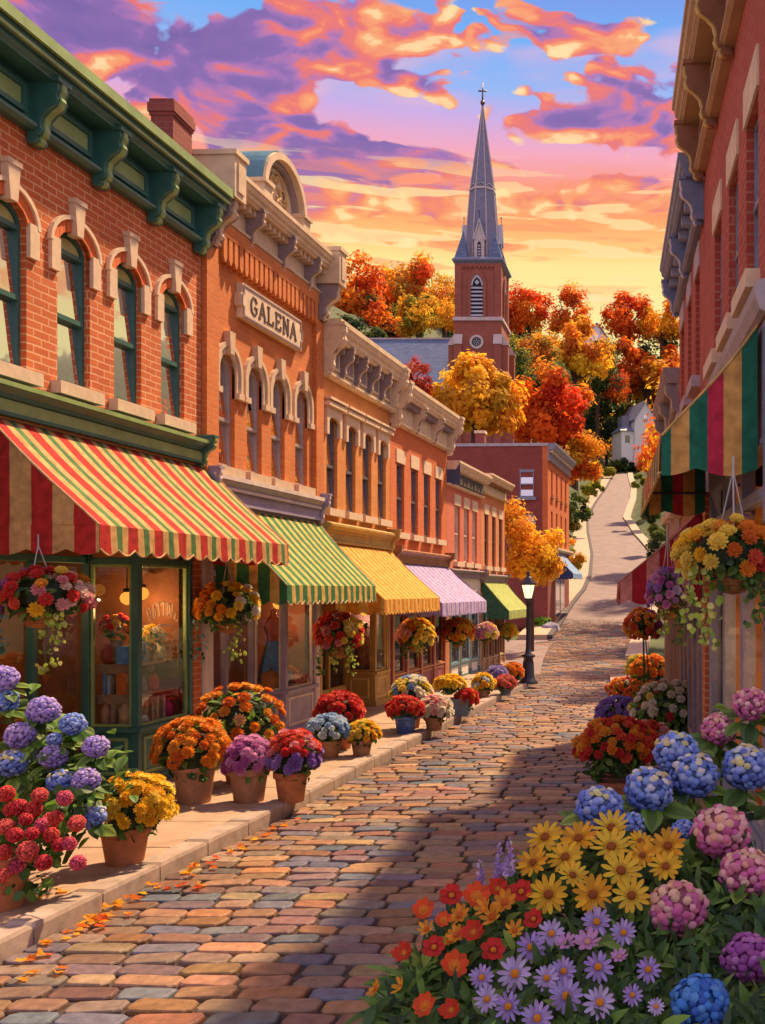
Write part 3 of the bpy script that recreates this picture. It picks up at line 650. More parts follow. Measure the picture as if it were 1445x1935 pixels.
BR2 = brick_mat('bright_orange_brick', (.62,.185,.04), (.52,.13,.032), (.55,.24,.10), .28, .092, .007)
BR3 = brick_mat('tawny_brick', (.64,.25,.055), (.56,.19,.042), (.60,.28,.12), .26, .088, .006)
BR4 = brick_mat('red_orange_brick', (.62,.15,.038), (.52,.105,.03), (.58,.22,.10), .28, .09, .007)
BR5 = brick_mat('coral_brick', (.62,.16,.09), (.55,.13,.07), (.60,.25,.14), .26, .088, .005)
BR6 = brick_mat('peach_brick', (.62,.22,.085), (.56,.19,.07), (.62,.30,.15), .26, .088, .005)
BRD = brick_mat('dark_red_shade_brick', (.25,.05,.042), (.19,.038,.035), (.26,.10,.08), .28, .09, .008)  # the block's shaded side put into the brick colour; chimneys share it
BRR = brick_mat('deep_red_brick', (.42,.062,.036), (.31,.042,.028), (.46,.17,.10), .30, .098, .012)
STONE = M('cream_stone', (.66,.50,.34), .8, .16, 5.0, .3); STONE2 = M('tan_stone', (.60,.44,.29), .8, .18, 5.0, .3)
VOUS = M('brick_voussoir', (.62,.14,.035), .85, .3, 14.0, .5, stretch=(2,1,.3))
GREEN = M('bottle_green_paint', (.035,.135,.115), .42, .2, 3.0, .08); GREENL = M('lime_green_trim', (.24,.36,.13), .45, .22, 3.0, .08); GOLDP = M('ochre_panel', (.34,.30,.10), .5, .3, 3.0, .08)
TEAL = M('teal_metal', (.05,.17,.23), .45, .25, 2.0, .1)
LAV = M('lavender_paint', (.32,.28,.42), .5, .18, 3.0, .08); LAVL = M('pale_lilac_trim', (.66,.56,.52), .5, .15, 3.0, .08)
MUST = M('mustard_paint', (.44,.28,.075), .5, .2, 3.0, .08); MUSTL = M('light_mustard_trim', (.62,.44,.15), .5, .15, 3.0, .08)
PLUM = M('plum_paint', (.26,.06,.10), .5, .2, 3.0, .08); RUST = M('rust_trim', (.48,.20,.08), .5, .2, 3.0, .08)
SAND = M('sandstone_cornice', (.62,.47,.31), .7, .16, 3.0, .2); TAUPE = M('taupe_paint', (.26,.20,.21), .7, .2, 3.0, .15)  # taupe is a paint colour of its own for brackets and bands
WHITEP = M('off_white_paint', (.70,.62,.52), .5, .1, 3.0, .05); TEALP = M('teal_paint', (.10,.20,.24), .5, .2, 3.0, .08)
BROWNP = M('brown_paint', (.28,.11,.05), .5, .25, 3.0, .1); NAVY = M('navy_paint', (.035,.06,.14), .45, .2, 3.0, .08)
SLATEP = M('slate_blue_paint', (.16,.18,.30), .5, .2, 3.0, .1); BUFF = M('buff_paint', (.42,.27,.15), .55, .2, 3.0, .1); GREYP = M('blue_grey_paint', (.20,.23,.33), .5, .15, 3.0, .08)
def local(Y, Y0): return (Y-Y0)*1.00125
# ---- green-trimmed corner shop
Y0 = 9.4; L = local(17.07, Y0); q = lambda Y: local(Y, Y0)
b1 = left_root('brick_shop', 'orange brick building with green bracketed cornice and four arched green windows, nearest on the left', Y0)
ops = [(q(Y), .70, 5.62, 7.36, .24) for Y in (9.95, 11.15, 12.36, 13.66, 14.93, 16.18)]
shell(b1, L, 9.0, 7.5, BR1, ops, 5.0)
k = window_kit(.70, 7.36, 5.62, .24, 'seg', GREEN, STONE, VOUS)
for o in ops: put_window(b1, k, o[0], o[2])
cornice(b1, 0, L, 8.50, 9.42, .52, [GREEN, GREENL, GOLDP], bd=.38, bh=.72, bw=.22, frieze_panels=1, bm=[GREEN, GREENL], n_br=6, br_x=[q(Y) for Y in (10.1, 11.45, 12.78, 14.12, 15.5, 16.88)])
m_ = MB(); m_.box(0, L, -.545, -.50, 9.30, 9.43); m_.box(0, L, -.49, -.46, 9.2, 9.24); m_.build('sunlit_edge', GREENL, b1)  # lime strips put the sunlit look of the cornice edge into colour
store_cornice(b1, 0, L, 5.02, 5.40, .22, [GREEN, GREENL], ends=(1,))
m_ = MB(); m_.box(0, L-.1, -.235, -.19, 5.33, 5.385); m_.box(0, L-.1, -.10, -.06, 5.06, 5.2); m_.build('trim_band', GREENL, b1)
fascia(b1, 0, L, 3.72, 5.02, GREEN)
m_ = MB(); m_.box(0, q(11.5)-.001, .01, .3, 0, 3.72); m_.build('pier', BR1, b1)
shopfront(b1, q(11.5), L, q(15.2), 3.72, [GREEN, GREENL], .75, .95, brick=BR1, room=((.20,.065,.022),(.12,.05,.02)))
ch = thing('chimney', 'square red brick chimney standing on the roof behind the green cornice', 'chimney', P(304, 300, 16.6)*1.0, 0)
ch.location = (-7.60, 16.6, 8.4)
m_ = MB(); m_.box(-.17,.17,-.33,.33,0,1.9); m_.box(-.19,.19,-.35,.35,1.9,1.95); m_.box(-.21,.21,-.37,.37,1.95,2.09); m_.box(-.19,.19,-.35,.35,2.09,2.15); m_.build('stack', BRD, ch)
m_ = MB(); m_.box(-.1,.1,-.25,.25,2.151,2.17); m_.build('flue', M('soot', (.02,.02,.02), .9), ch)
# ---- named building
Y0 = 17.09; L = local(22.28, Y0)
b2 = left_root('brick_shop', 'tall orange brick building with the GALENA name stone and a round pediment', Y0)
ops = [(q(Y), .62, 5.08, 6.72, .30) for Y in (17.98, 19.08, 20.13, 21.27)]
wall = shell(b2, L, 9.4, 7.0, BR2, ops, 4.5)
k = window_kit(.62, 6.72, 5.08, .30, 'round', M('grey_sash', (.38,.32,.30), .5), STONE2, BR2)
for o in ops: put_window(b2, k, o[0], o[2])
for xa, xb in ((.0,.42), (L-.42, L)):
    m_ = MB(); m_.box(xa+.001, xb-.001, -.09, -.001, 4.92, 9.1); m_.build('pilaster', BR2, b2)
m_ = MB(); n = 21                                          # corbelled brick slots below the cornice
m_.box(.43, L-.43, -.145, -.001, 8.90, 9.12)
for i in range(n):
    x_ = .45+(L-.9)*(i+.5)/n; m_.ext([(x_-.065,8.9),(x_-.065,8.55),(x_-.02,8.47),(x_+.02,8.47),(x_+.065,8.55),(x_+.065,8.9)], -.14, -.001, 'y')
m_.build('corbel_table', BR2, b2)
cornice(b2, .1, L-.1, 9.13, 9.93, .46, [SAND, STONE2, TAUPE], n_br=3, bd=.34, bh=.62, bw=.13, dent=.2, dent_w=.10, bm=[TAUPE, SAND], br_x=[1.55, 2.95, 4.25])
for xa, xb in ((-.02,.40), (L-.38, L+.03)):
    m_ = MB(); m_.box(xa, xb, -.56, .5, 9.35, 10.02); m_.box(xa-.03, xb+.03, -.60, .55, 10.02, 10.10); m_.m = 1; m_.box(xa+.1, xb-.1, -.585, -.561, 9.45, 9.92)
    e = m_.build('parapet_block', [SAND, STONE2], b2)
    obj('console', bracket_mesh(.44, .72, .30, [TAUPE, SAND]), e, ((xa+xb)/2, -.03, 9.34))
pc = q(19.55)
m_ = MB()
ar = lambda g: [(pc+x_, z_) for x_, z_ in arch_pts(1.5, 10.15, .62, 18, grow=g, legs=.25)]
m_.band(ar(.22), ar(.10), -.42, .55); m_.m = 1; m_.band(ar(.098), ar(.0), -.30, .3); m_.m = 0
m_.add([(p[0], -.2, p[1]) for p in ar(.0)], [tuple(range(21))]); m_.add([(p[0], .3, p[1]) for p in ar(.0)], [tuple(range(21))])
for sg in (-1, 1): m_.box(*sorted((pc+sg*.72, pc+sg*1.06)), -.44, .55, 9.94, 10.13); m_.box(*sorted((pc+sg*.70, pc+sg*1.10)), -.48, .58, 10.13, 10.2)
ped = m_.build('pediment', [SAND, TAUPE], b2)
m_ = MB(); a_, b_ = ar(.25)[1:-1], ar(.222)[1:-1]; m_.band(a_, b_, -.36, .56); m_.build('pediment_roof', TEAL, ped)
m_ = MB()                                                  # raised scrollwork in the pediment
def curl(cx, cz, r, a0, a1, w=.022):
    pts = [(pc+cx+r*(1-.35*t/12)*cos(a0+(a1-a0)*t/12), -.235, 9.95+cz+r*(1-.35*t/12)*sin(a0+(a1-a0)*t/12)) for t in range(13)]
    m_.tube(pts, [w*(.6+.6*sin(pi*t/12)) for t in range(13)], 6)
for a in ((-.22,.50,.13,.3,4.6),(-.2,.22,.12,5.5,1.2),(.02,.36,.12,2.2,-2.6),(.03,.16,.10,.4,5.2),(.26,.40,.12,2.8,-1.6),(.3,.18,.12,3.6,8.4),(.0,.6,.08,0,5.0)): curl(*a)
m_.tube([(pc-.42,-.235,10.05),(pc-.40,-.235,10.35),(pc-.22,-.235,10.62),(pc,-.235,10.68),(pc+.22,-.235,10.62),(pc+.40,-.235,10.35),(pc+.42,-.235,10.05)], .018, 6)
m_.build('scrollwork', M('gilt_stone', (.50,.33,.13), .6), ped, True)
sx, sz0, sz1 = q(19.66), 7.73, 8.33                        # the carved name stone
m_ = MB(); w2, sh = 1.32, .07
outl = [(-w2,sz0),(w2,sz0),(w2,sz0+.17),(w2+sh,sz0+.2),(w2+sh,sz1-.2),(w2,sz1-.17),(w2,sz1),(-w2,sz1),(-w2,sz1-.17),(-w2-sh,sz1-.2),(-w2-sh,sz0+.2),(-w2,sz0+.17)]
m_.ext([(sx+a, b) for a, b in outl], -.12, -.001, 'y')
sc = lambda k: [(sx+a*(1-k*.55), (sz0+sz1)/2+(b-(sz0+sz1)/2)*(1-k*2.2)) for a, b in outl]
m_.m = 1; o_ = sc(.035); i_ = sc(.08); m_.band(o_+o_[:1], i_+i_[:1], -.135, -.121)
sg = m_.build('name_stone', [STONE, TAUPE], b2)
m_ = MB(); wl = stroke_letters(MB(), 'GALENA', .30, .26, 0, .01, lambda u, v: (u, v))
stroke_letters(m_, 'GALENA', .30, .262, -.136, -.118, lambda u, v: (sx-wl/2+u, (sz0+sz1)/2-.15+v), .15); m_.build('lettering', M('carved_letter', (.09,.05,.035), .8), sg)
store_cornice(b2, .05, L-.02, 4.45, 4.92, .20, [LAV, LAVL], ends=(0, 1))
m_ = MB(); m_.box(.05, L-.25, -.215, -.17, 4.84, 4.915); m_.box(.05, L-.25, -.135, -.11, 4.68, 4.73); m_.build('trim_band', LAVL, b2)
fascia(b2, 0, L, 3.6, 4.45, LAV)
shopfront(b2, 0, L, q(20.5), 3.6, [LAV, LAVL], .66, .98, brick=LAVL, pier=.2, room=((.22,.07,.04),(.12,.05,.04)))
m_ = MB(); m_.box(.002, .34, -.03, -.001, .13, 3.6); m_.box(.03, .31, -.05, -.03, .3, 3.4); m_.build('pilaster', LAVL, b2)
# ---- third building
Y0 = 22.30; L = local(27.16, Y0)
b3 = left_root('brick_shop', 'tawny brick building with cream bracketed cornice and mustard shopfront', Y0)
ops = [(q(Y), .66, 4.76, 6.62, .12) for Y in (23.0, 24.2, 25.35, 26.5)]
shell(b3, L, 8.4, 7.0, BR3, ops, 4.1)
k = window_kit(.66, 6.62, 4.76, .12, 'flat', M('dark_grey_sash', (.12,.115,.13), .5), STONE, BR3)
for o in ops: put_window(b3, k, o[0], o[2])
cornice(b3, 0, L, 7.55, 8.72, .46, [SAND, TAUPE, TAUPE], n_br=6, bd=.34, bh=.66, bw=.13, dent=.3, dent_w=.07, frieze_panels=1, bm=[TAUPE, SAND])
for xe in (.12, L-.12): obj('console', bracket_mesh(.48, 1.05, .26, [SAND, STONE]), b3, (xe, -.03, 8.58))
store_cornice(b3, .02, L-.05, 4.02, 4.46, .24, [MUST, MUSTL], ends=(1,))
fascia(b3, 0, L, 3.3, 4.02, MUST)
shopfront(b3, 0, L, q(26.0), 3.3, [MUST, MUSTL], .72, .92, brick=MUST, pier=.12, room=((.12,.07,.12),(.08,.05,.06)))
# ---- fourth building
Y0 = 27.18; L = local(33.06, Y0)
b4 = left_root('brick_shop', 'red-orange brick building with cream cornice above the lilac awning', Y0)
ops = [(q(Y), .70, 4.52, 6.36, 0) for Y in (28.1, 29.45, 30.75, 32.05)]
shell(b4, L, 8.0, 7.0, BR4, ops, 3.72)
k = window_kit(.70, 6.36, 4.52, 0, 'lintel', M('dark_grey_sash', (.12,.115,.13)), STONE, BR4)
for o in ops: put_window(b4, k, o[0], o[2])
cornice(b4, 0, L, 7.3, 8.38, .48, [SAND, TAUPE, STONE], n_br=4, bd=.38, bh=.68, bw=.2, dent=.16, dent_w=.06, bm=[SAND, TAUPE])
for xe in (.12, L-.1): obj('console', bracket_mesh(.50, 1.1, .26, [SAND, STONE]), b4, (xe, -.03, 8.3))
store_cornice(b4, .02, L-.05, 3.72, 4.08, .22, [BROWNP, BUFF], ends=(0, 1)); fascia(b4, 0, L, 3.2, 3.72, PLUM)
flush_front(b4, 0, L, 3.2, 4, [PLUM, RUST], PLUM, .75, ((.10,.04,.09),(.06,.03,.05)), .1, .16, post=.2)
# ---- fifth and sixth buildings
Y0 = 33.08; L = local(38.0, Y0)
b5 = left_root('brick_shop', 'coral brick building with navy and cream cornice and white shopfront', Y0)
ops = [(q(Y), .72, 3.92, 5.74, 0) for Y in (34.45, 35.75, 37.0)]
shell(b5, L, 6.75, 7.0, BR5, ops, 3.4)
k = window_kit(.72, 5.74, 3.92, 0, 'lintel', M('cream_sash', (.62,.52,.38), .5), STONE, BR5)
for o in ops: put_window(b5, k, o[0], o[2])
c5 = cornice(b5, 0, L, 6.28, 7.05, .42, [STONE, NAVY, NAVY], n_br=0, bm=[NAVY, STONE])
m_ = MB(); m_.box(.03, L-.03, -.09, -.061, 6.40, 6.76); m_.box(-.015, .0, -.42, .3, 6.3, 7.02); m_.m = 1
for i in range(9):
    x_ = .35+(L-.7)*i/8; hh = (.22, .14)[i % 2]; m_.ext([(x_-.16,6.42),(x_+.16,6.42),(x_+.1,6.42+hh*.6),(x_,6.42+hh),(x_-.1,6.42+hh*.6)], -.13, -.091, 'y')
m_.build('crested_frieze', [NAVY, M('olive_gilt', (.36,.32,.16), .6)], c5)
store_cornice(b5, .02, L-.02, 3.4, 3.68, .2, [TAUPE, BUFF], ends=(1,)); fascia(b5, 0, L, 3.0, 3.4, WHITEP)
flush_front(b5, 0, L, 3.0, 3, [WHITEP, TEALP], RUST, .6, ((.08,.10,.14),(.06,.05,.06)), .3, .25, post=.14)
Y0 = 38.02; L = local(42.4, Y0)
b6 = left_root('brick_shop', 'peach brick end building with cream stepped cornice and brown shopfront', Y0)
ops = [(q(Y), .68, 3.88, 5.78, 0) for Y in (38.95, 40.3, 41.6)]
shell(b6, L, 6.95, 7.0, BR6, ops, 3.35)
k = window_kit(.68, 5.78, 3.88, 0, 'lintel', M('dark_brown_sash', (.08,.04,.04), .5), STONE, BR6)
for o in ops: put_window(b6, k, o[0], o[2])
cornice(b6, 0, L, 6.5, 7.2, .42, [STONE, BROWNP, BUFF], n_br=0, dent=.14, dent_w=.07)
store_cornice(b6, .02, L-.02, 3.3, 3.58, .2, [TAUPE, BUFF], ends=(0, 1)); fascia(b6, 0, L, 2.9, 3.3, BROWNP)
flush_front(b6, 0, L, 2.9, 4, [BROWNP, BUFF], BUFF, .45, ((.10,.05,.03),(.06,.03,.03)), .1, .12)
# ---- three-storey building beyond the crossing
d7 = Vector((.05, 1, 0)).normalized()
b7 = thing('brick_block', 'three-storey brick building beyond the side street, its shaded side coloured dark red', 'building', (-5.95, 58, 0), AL)
L = 8.8
m_ = MB(); D = 5.6
ops_hi = [(x_, .6, 8.3, 9.75, 0) for x_ in (1.5, 3.4, 5.3, 7.2)]; ops_lo = [(x_, .6, 5.95, 7.45, 0) for x_ in (1.5, 3.4, 5.3, 7.2)]
wall_openings(m_, 0, L, 7.9, 10.9, .3, ops_hi); wall_openings(m_, 0, L, 5.2, 7.899, .3, ops_lo); m_.build('street_wall', BR4, b7)
m_ = MB(); m_.box(0, .3, .301, D, 0, 10.9); m_.box(L-.3, L, .301, D, 0, 10.9); m_.box(.3, L-.3, D-.3, D, 0, 10.9); m_.box(0, L, .0, .3, .5, 5.199); m_.build('wall', BRD, b7)  # darker brick than street_wall: shade put into the colour
m_ = MB(); m_.box(.31, L-.31, .31, D-.31, 10.4, 10.5); m_.build('roof', M('flat_roof_felt', (.07,.06,.065)), b7)
m_ = MB(); m_.box(-.06, L+.06, .0, D+.06, 10.9, 11.06); m_.build('coping', M('grey_coping', (.36,.36,.42), .6), b7)
cornice(b7, 0, L, 10.1, 11.05, .45, [GREYP, WHITEP, GREYP], n_br=0, dent=.5, dent_w=.22)
k = window_kit(.6, 9.75, 8.3, 0, 'plain', BROWNP, RUST, BR4)
for o in ops_hi+ops_lo: put_window(b7, k, o[0], o[2])
kd = window_kit(.78, 1.42, 0, 0, 'plain', GREYP, GREYP, BR4, dep=-.05)
w_ = obj('window', kd['window'], b7, (0, 1.15, 8.1), (0, 0, -pi/2))
for nm in ('pane', 'sill', 'hood'): obj(nm, kd[nm], w_)
m_ = MB(); pr = [(.36,0),(.36,.1),(.26,.1),(.26,.03)]
m_.lathe([(.27,-.02),(.27,.1),(.40,.1),(.40,-.02)], n=24); rw = m_.build('round_window', GREYP, b7, False, (-.0, 1.05, 6.75), (0, -pi/2, 0))
m_ = MB(); m_.lathe([(.0,.02),(.275,.02)], n=24); m_.build('pane', PANE, rw)
m_ = MB(); m_.box(-.02,.02,-.27,.27,.03,.05); m_.box(-.27,.27,-.02,.02,.03,.05); m_.build('glazing_bar', GREYP, rw)
m_ = MB(); m_.box(2.3, 6.5, -.04, .0, .9, 4.2); m_.m = 1; m_.box(2.6, 4.2, -.06, -.041, 1.5, 4.0); m_.box(4.6, 6.2, -.06, -.041, 1.5, 4.0); m_.build('storefront', [BROWNP, PANE], b7)
m_ = MB(); m_.ext([(0,5.2),(-.3,5.3),(-.3,5.42),(0,5.48)], 0, L, 'x'); m_.build('shop_cornice', STONE, b7)
cb = thing('chimney', 'small dark brick chimney on the roof of the three-storey block', 'chimney', P(908, 835, 60) , 0); cb.location = (-332*60/F, 60, 10.5)
m_ = MB(); m_.box(-.26,.26,-.3,.3,0,1.35); m_.m = 1; m_.box(-.31,.31,-.35,.35,1.35,1.5); m_.build('stack', [BRD, STONE], cb)
# ---- buildings on the right
Y1 = 14.4; qr = lambda Y: (Y1-Y)*1.001; L = qr(8.75)
r1 = right_root('brick_shop', 'deep red brick building with brown scroll-bracketed eaves, nearest on the right', Y1)
ops = [(qr(Y), .80, 5.76, 7.36, 0) for Y in (12.6, 11.05, 9.6)]
shell(r1, L, 9.0, 6.0, BRR, ops, 5.3, par=.6)
k = window_kit(.80, 7.36, 5.76, 0, 'lintel', M('blue_grey_sash', (.16,.20,.28), .5), STONE, BRR)
for o in ops: put_window(r1, k, o[0], o[2])
cornice(r1, 0, L, 8.62, 9.62, .44, [BUFF, BROWNP, BROWNP], n_br=4, bd=.36, bh=.72, bw=.13, frieze_panels=1, bm=[BROWNP, MUSTL], br_x=[.12, 1.75, 3.4, 5.2])
m_ = MB(); m_.ext([(0,5.3),(-.05,5.33),(-.09,5.44),(-.09,5.54),(-.03,5.58),(0,5.58)], 0, L, 'x'); m_.build('shop_cornice', M('mauve_grey_trim', (.34,.28,.30), .6), r1)
fascia(r1, 0, L, 4.3, 5.3, GREYP)
flush_front(r1, .75, L, 4.3, 3, [GREYP, M('pale_blue_grey', (.20,.22,.30), .5)], GREYP, .9, ((.60,.24,.05),(.2,.1,.04)), .05, .02, depth=1.3, post=.16, head_d=.5, flat=1)
m_ = MB(); m_.box(0, .36, -.02, .3, 0, 4.3); m_.build('pier', BR1, r1); m_ = MB(); m_.box(.361, .749, .06, .3, 0, 4.3); m_.build('dark_pier_face', M('pier_shade_red', (.14,.03,.02), .7), r1)  # the brick pier's lit and dark faces put into two colours
Y1 = 19.48; L = qr(14.42)
r2 = right_root('brick_shop', 'red brick building with slate-blue bracketed cornice beyond the brown-eaved one', Y1)
ops = [(qr(Y), .74, 6.05, 7.62, 0) for Y in (18.6, 17.0, 15.5)]
shell(r2, L, 8.6, 6.0, BRR, ops, 4.3)
k = window_kit(.74, 7.62, 6.05, 0, 'lintel', M('maroon_sash', (.10,.02,.03), .5), M('mauve_stone', (.42,.33,.36), .8), BRR)
for o in ops: put_window(r2, k, o[0], o[2])
cornice(r2, 0, L, 8.05, 8.95, .36, [SLATEP, M('pale_slate_trim', (.32,.33,.44), .5), SLATEP], n_br=3, bd=.28, bh=.62, bw=.12, dent=.62, dent_w=.16, bm=[SLATEP, LAVL])
fascia(r2, 0, L, 3.4, 4.3, BROWNP); m_ = MB(); m_.ext([(0,4.3),(-.14,4.36),(-.14,4.46),(0,4.5)], 0, L, 'x'); m_.build('shop_cornice', BUFF, r2)
flush_front(r2, 0, L, 3.4, 5, [M('mauve_brown_paint', (.25,.14,.13), .5), M('dusty_lilac_trim', (.36,.29,.33), .5)], BROWNP, .7, ((.22,.10,.05),(.1,.05,.04)), .15, .15, post=.2, flat=1)
Y1 = 24.0; L = qr(19.5)
r3 = right_root('brick_shop', 'low taupe building with wide eaves, farthest of the right-hand row', Y1)
ops = [(qr(Y), .7, 4.6, 5.9, 0) for Y in (23.0, 21.6, 20.3)]
shell(r3, L, 6.7, 5.0, M('taupe_render', (.34,.22,.19), .8), ops, 3.6)
k = window_kit(.7, 5.9, 4.6, 0, 'lintel', TAUPE, STONE2, BRR)
for o in ops: put_window(r3, k, o[0], o[2])
cornice(r3, 0, L, 6.3, 7.1, .30, [TAUPE, STONE2, TAUPE], n_br=3, bd=.22, bh=.5, bw=.12, bm=[TAUPE, STONE2])
fascia(r3, 0, L, 3.0, 3.6, TAUPE)
flush_front(r3, 0, L, 3.0, 4, [M('brown_pink_paint', (.34,.20,.16), .5), BUFF], TAUPE, .6, ((.12,.07,.05),(.1,.05,.04)), .15, .15)
# ------------------------------------------------------------ awnings
RED, CRM, GRN = (.46,.03,.026), (.60,.36,.14), (.085,.20,.07)
FR = lambda Y0: ((lx(Y0), Y0, 0), AL)
FRR = lambda Y1: ((rx(Y1), Y1, 0), AR)
l_, a_ = FR(10); qq = lambda Y: (Y-10)*1.00125
awning('awning', 'red, cream and green striped awning over the green shopfront', l_, a_, qq(12.0), qq(17.35), 4.98, 3.74, 1.32, .34, [(0,.21),(1,.13),(2,.12),(1,.13)],
       [('r',RED),('c',CRM),('g',GRN),('h',(.66,.44,.22))], .36, near_pat=[(0,.24),(1,.24)])
awning('awning', 'green and yellow striped awning over the lavender shopfront', l_, a_, qq(17.55), qq(22.2), 4.40, 3.08, 1.22, .33, [(0,.19),(1,.15)], [('g',(.045,.19,.075)),('y',(.66,.43,.12)),('h',(.60,.50,.30))], .24)
awning('awning', 'orange and yellow striped awning over the mustard shopfront', l_, a_, qq(22.45), qq(27.05), 4.05, 2.80, 1.32, .33, [(0,.15),(1,.17)], [('o',(.62,.23,.03)),('y',(.72,.43,.10)),('h',(.75,.42,.10))], .22, near_pat=[(0,.26),(1,.2)])
awning('awning', 'lilac and pink striped awning on the red-orange building', l_, a_, qq(27.5), qq(33.0), 3.74, 2.66, 1.26, .36, [(0,.14),(1,.12),(2,.09),(1,.12)], [('l',(.26,.22,.56)),('p',(.50,.41,.62)),('w',(.50,.33,.50)),('h',(.40,.34,.58))], .2, near_pat=[(0,2)])
awning('awning', 'plain green awning on the peach end building', l_, a_, qq(38.15), qq(42.3), 3.36, 2.25, .98, .32, [(0,.18),(1,.16)], [('a',(.36,.44,.13)),('b',(.42,.49,.16)),('d',(.05,.16,.09)),('h',(.36,.42,.14))], .2, near_pat=[(2,2)])
awning('awning', 'small plain blue awning on the three-storey block', (-5.95,58,0), AL, 2.2, 6.6, 5.15, 3.95, 1.1, .3, [(0,.5),(1,.4)], [('a',(.22,.38,.62)),('b',(.27,.43,.66)),('d',(.06,.09,.26)),('h',(.3,.42,.6))], .2, near_pat=[(2,2)])
l_, a_ = FRR(14.1)
awning('awning', 'large red, green and gold striped awning over the right-hand pavement', l_, a_, .05, (14.1-9.1)*1.001, 5.28, 4.32, .85, .34, [(1,.17),(2,.13),(1,.17),(0,.13)], [('r',(.50,.03,.07)),('c',(.62,.34,.10)),('g',(.02,.16,.10)),('h',(.62,.38,.14))], .42, near_pat=[(2,.13),(1,.15),(0,.13),(2,.15),(1,.15)])
l_, a_ = FRR(19.2)
awning('awning', 'maroon and pink striped awning low on the right, below the slate cornice', l_, a_, .05, (19.2-14.7)*1.001, 4.12, 3.12, 1.14, .32, [(0,.19),(1,.17)], [('r',(.40,.02,.035)),('p',(.62,.26,.22)),('h',(.5,.2,.16))], .26)
# ------------------------------------------------------------ church on the hill
BRC = brick_mat('church_brick', (.33,.09,.06), (.27,.07,.05), (.29,.13,.09), .5, .16, .012)
SLATE = M('blue_slate', (.085,.125,.25), .5, .35, 1.4, .3, stretch=(1,1,3)); SLATEG = M('spire_slate', (.16,.16,.26), .5, .2, 2.5, .25, stretch=(1,1,3)); CST = M('church_stone', (.50,.42,.42), .8, .15, 1.5, .2); LOUV = M('louvre_slat', (.42,.42,.50), .6); DARK = M('dark_opening', (.015,.012,.03), .9)
cx0, cy0 = -16.83, 100.0; hw, dp = 2.07, 5.0; z0c = 10.0
ch = thing('church', 'brick church with tall slate spire and cross on the hill', 'church', (cx0, cy0, z0c), 0)
Z = lambda py, Y=100.0: ZC+(HY-py)*Y/F-z0c
zs, ze = Z(602), Z(492)
m_ = MB(); m_.box(-hw-.15, hw+.15, -.15, dp+.15, 0, zs-.25)                       # lower stage with corner buttresses
for sx in (-1, 1):
    for yy in (-.15, dp+.15):
        sg = -1 if yy < 0 else 1
        m_.box(*sorted((sx*(hw+.15), sx*(hw-.55))), *sorted((yy, yy+sg*.3)), 0, zs-2.4)
        m_.box(*sorted((sx*(hw+.15), sx*(hw+.75))), *sorted((yy-sg*.1, yy-sg*.8)), 0, zs-2.4)
        m_.box(*sorted((sx*(hw+.75), sx*(hw+1.25))), *sorted((yy-sg*.15, yy-sg*.75)), 0, zs-8)
bw = m_
bw.box(-hw, hw, 0, dp, zs, ze-.3)                                                  # belfry stage
for sx in (-1, 1):                                                                 # corner pilasters and arcaded band of the belfry
    bw.box(*sorted((sx*hw, sx*(hw-.5))), -.13, -.001, zs, ze-.3)
    bw.box(*sorted((sx*(hw+.13), sx*(hw+.001))), -.13, .5, zs, ze-.3); bw.box(*sorted((sx*(hw+.13), sx*(hw+.001))), dp-.5, dp, zs, ze-.3)
for i in range(8):
    xa = -hw+.5+(2*hw-1.0)*i/8; wx = (2*hw-1.0)/8
    bw.ext([(xa,ze-.3),(xa,ze-.72),(xa+wx*.2,ze-.85),(xa+wx*.4,ze-.72),(xa+wx*.5,ze-.62),(xa+wx,ze-.62),(xa+wx,ze-.3)], -.13, -.001, 'y')
tw = bw.build('tower', BRC, ch)
m_ = MB()
def skirt(z, h, o): m_.ext([(-hw-o,-o),(hw+o,-o),(hw+o,dp+o),(-hw-o,dp+o)], z, z+h, 'z')
skirt(zs-.25, .25, .32); skirt(zs+.001, .12, .2); m_.build('string_course', CST, ch)
for sx in (-1, 1):
    for yy, sg in ((-.15,-1), (dp+.15,1)):
        m_ = MB(); xa, xb = sorted((sx*(hw+.2), sx*(hw-.6)))
        m_.ext([(yy,zs-1.5),(yy+sg*.36,zs-2.4),(yy+sg*.36,zs-2.5),(yy,zs-2.5)], xa, xb, 'x')
        ya, yb = sorted((yy-sg*.05, yy-sg*.85)); m_.ext([(sx*(hw+.15),zs-1.4),(sx*(hw+.82),zs-2.4),(sx*(hw+.82),zs-2.52),(sx*(hw+.15),zs-2.52)], ya, yb, 'y')
        m_.build('buttress_cap', CST, ch); m_ = MB()
        m_.ext([(sx*(hw+.75),zs-5.4),(sx*(hw+1.35),zs-7.9),(sx*(hw+1.35),zs-8.1),(sx*(hw+.75),zs-8.1)], ya, yb, 'y'); m_.build('buttress_cap', CST, ch)
m_ = MB(); o = .32
def frus(o0, z1, o1, z2): m_.add([(-hw-o0,-o0,z1),(hw+o0,-o0,z1),(hw+o0,dp+o0,z1),(-hw-o0,dp+o0,z1),(-hw-o1,-o1,z2),(hw+o1,-o1,z2),(hw+o1,dp+o1,z2),(-hw-o1,dp+o1,z2)], [(3,2,1,0),(4,5,6,7),(0,1,5,4),(1,2,6,5),(2,3,7,6),(3,0,4,7)])
frus(.05, ze-.3, .32, ze-.05); frus(.36, ze-.049, .36, ze+.08); frus(.30, ze+.081, .12, ze+.3); m_.build('tower_cornice', SLATEP, ch)
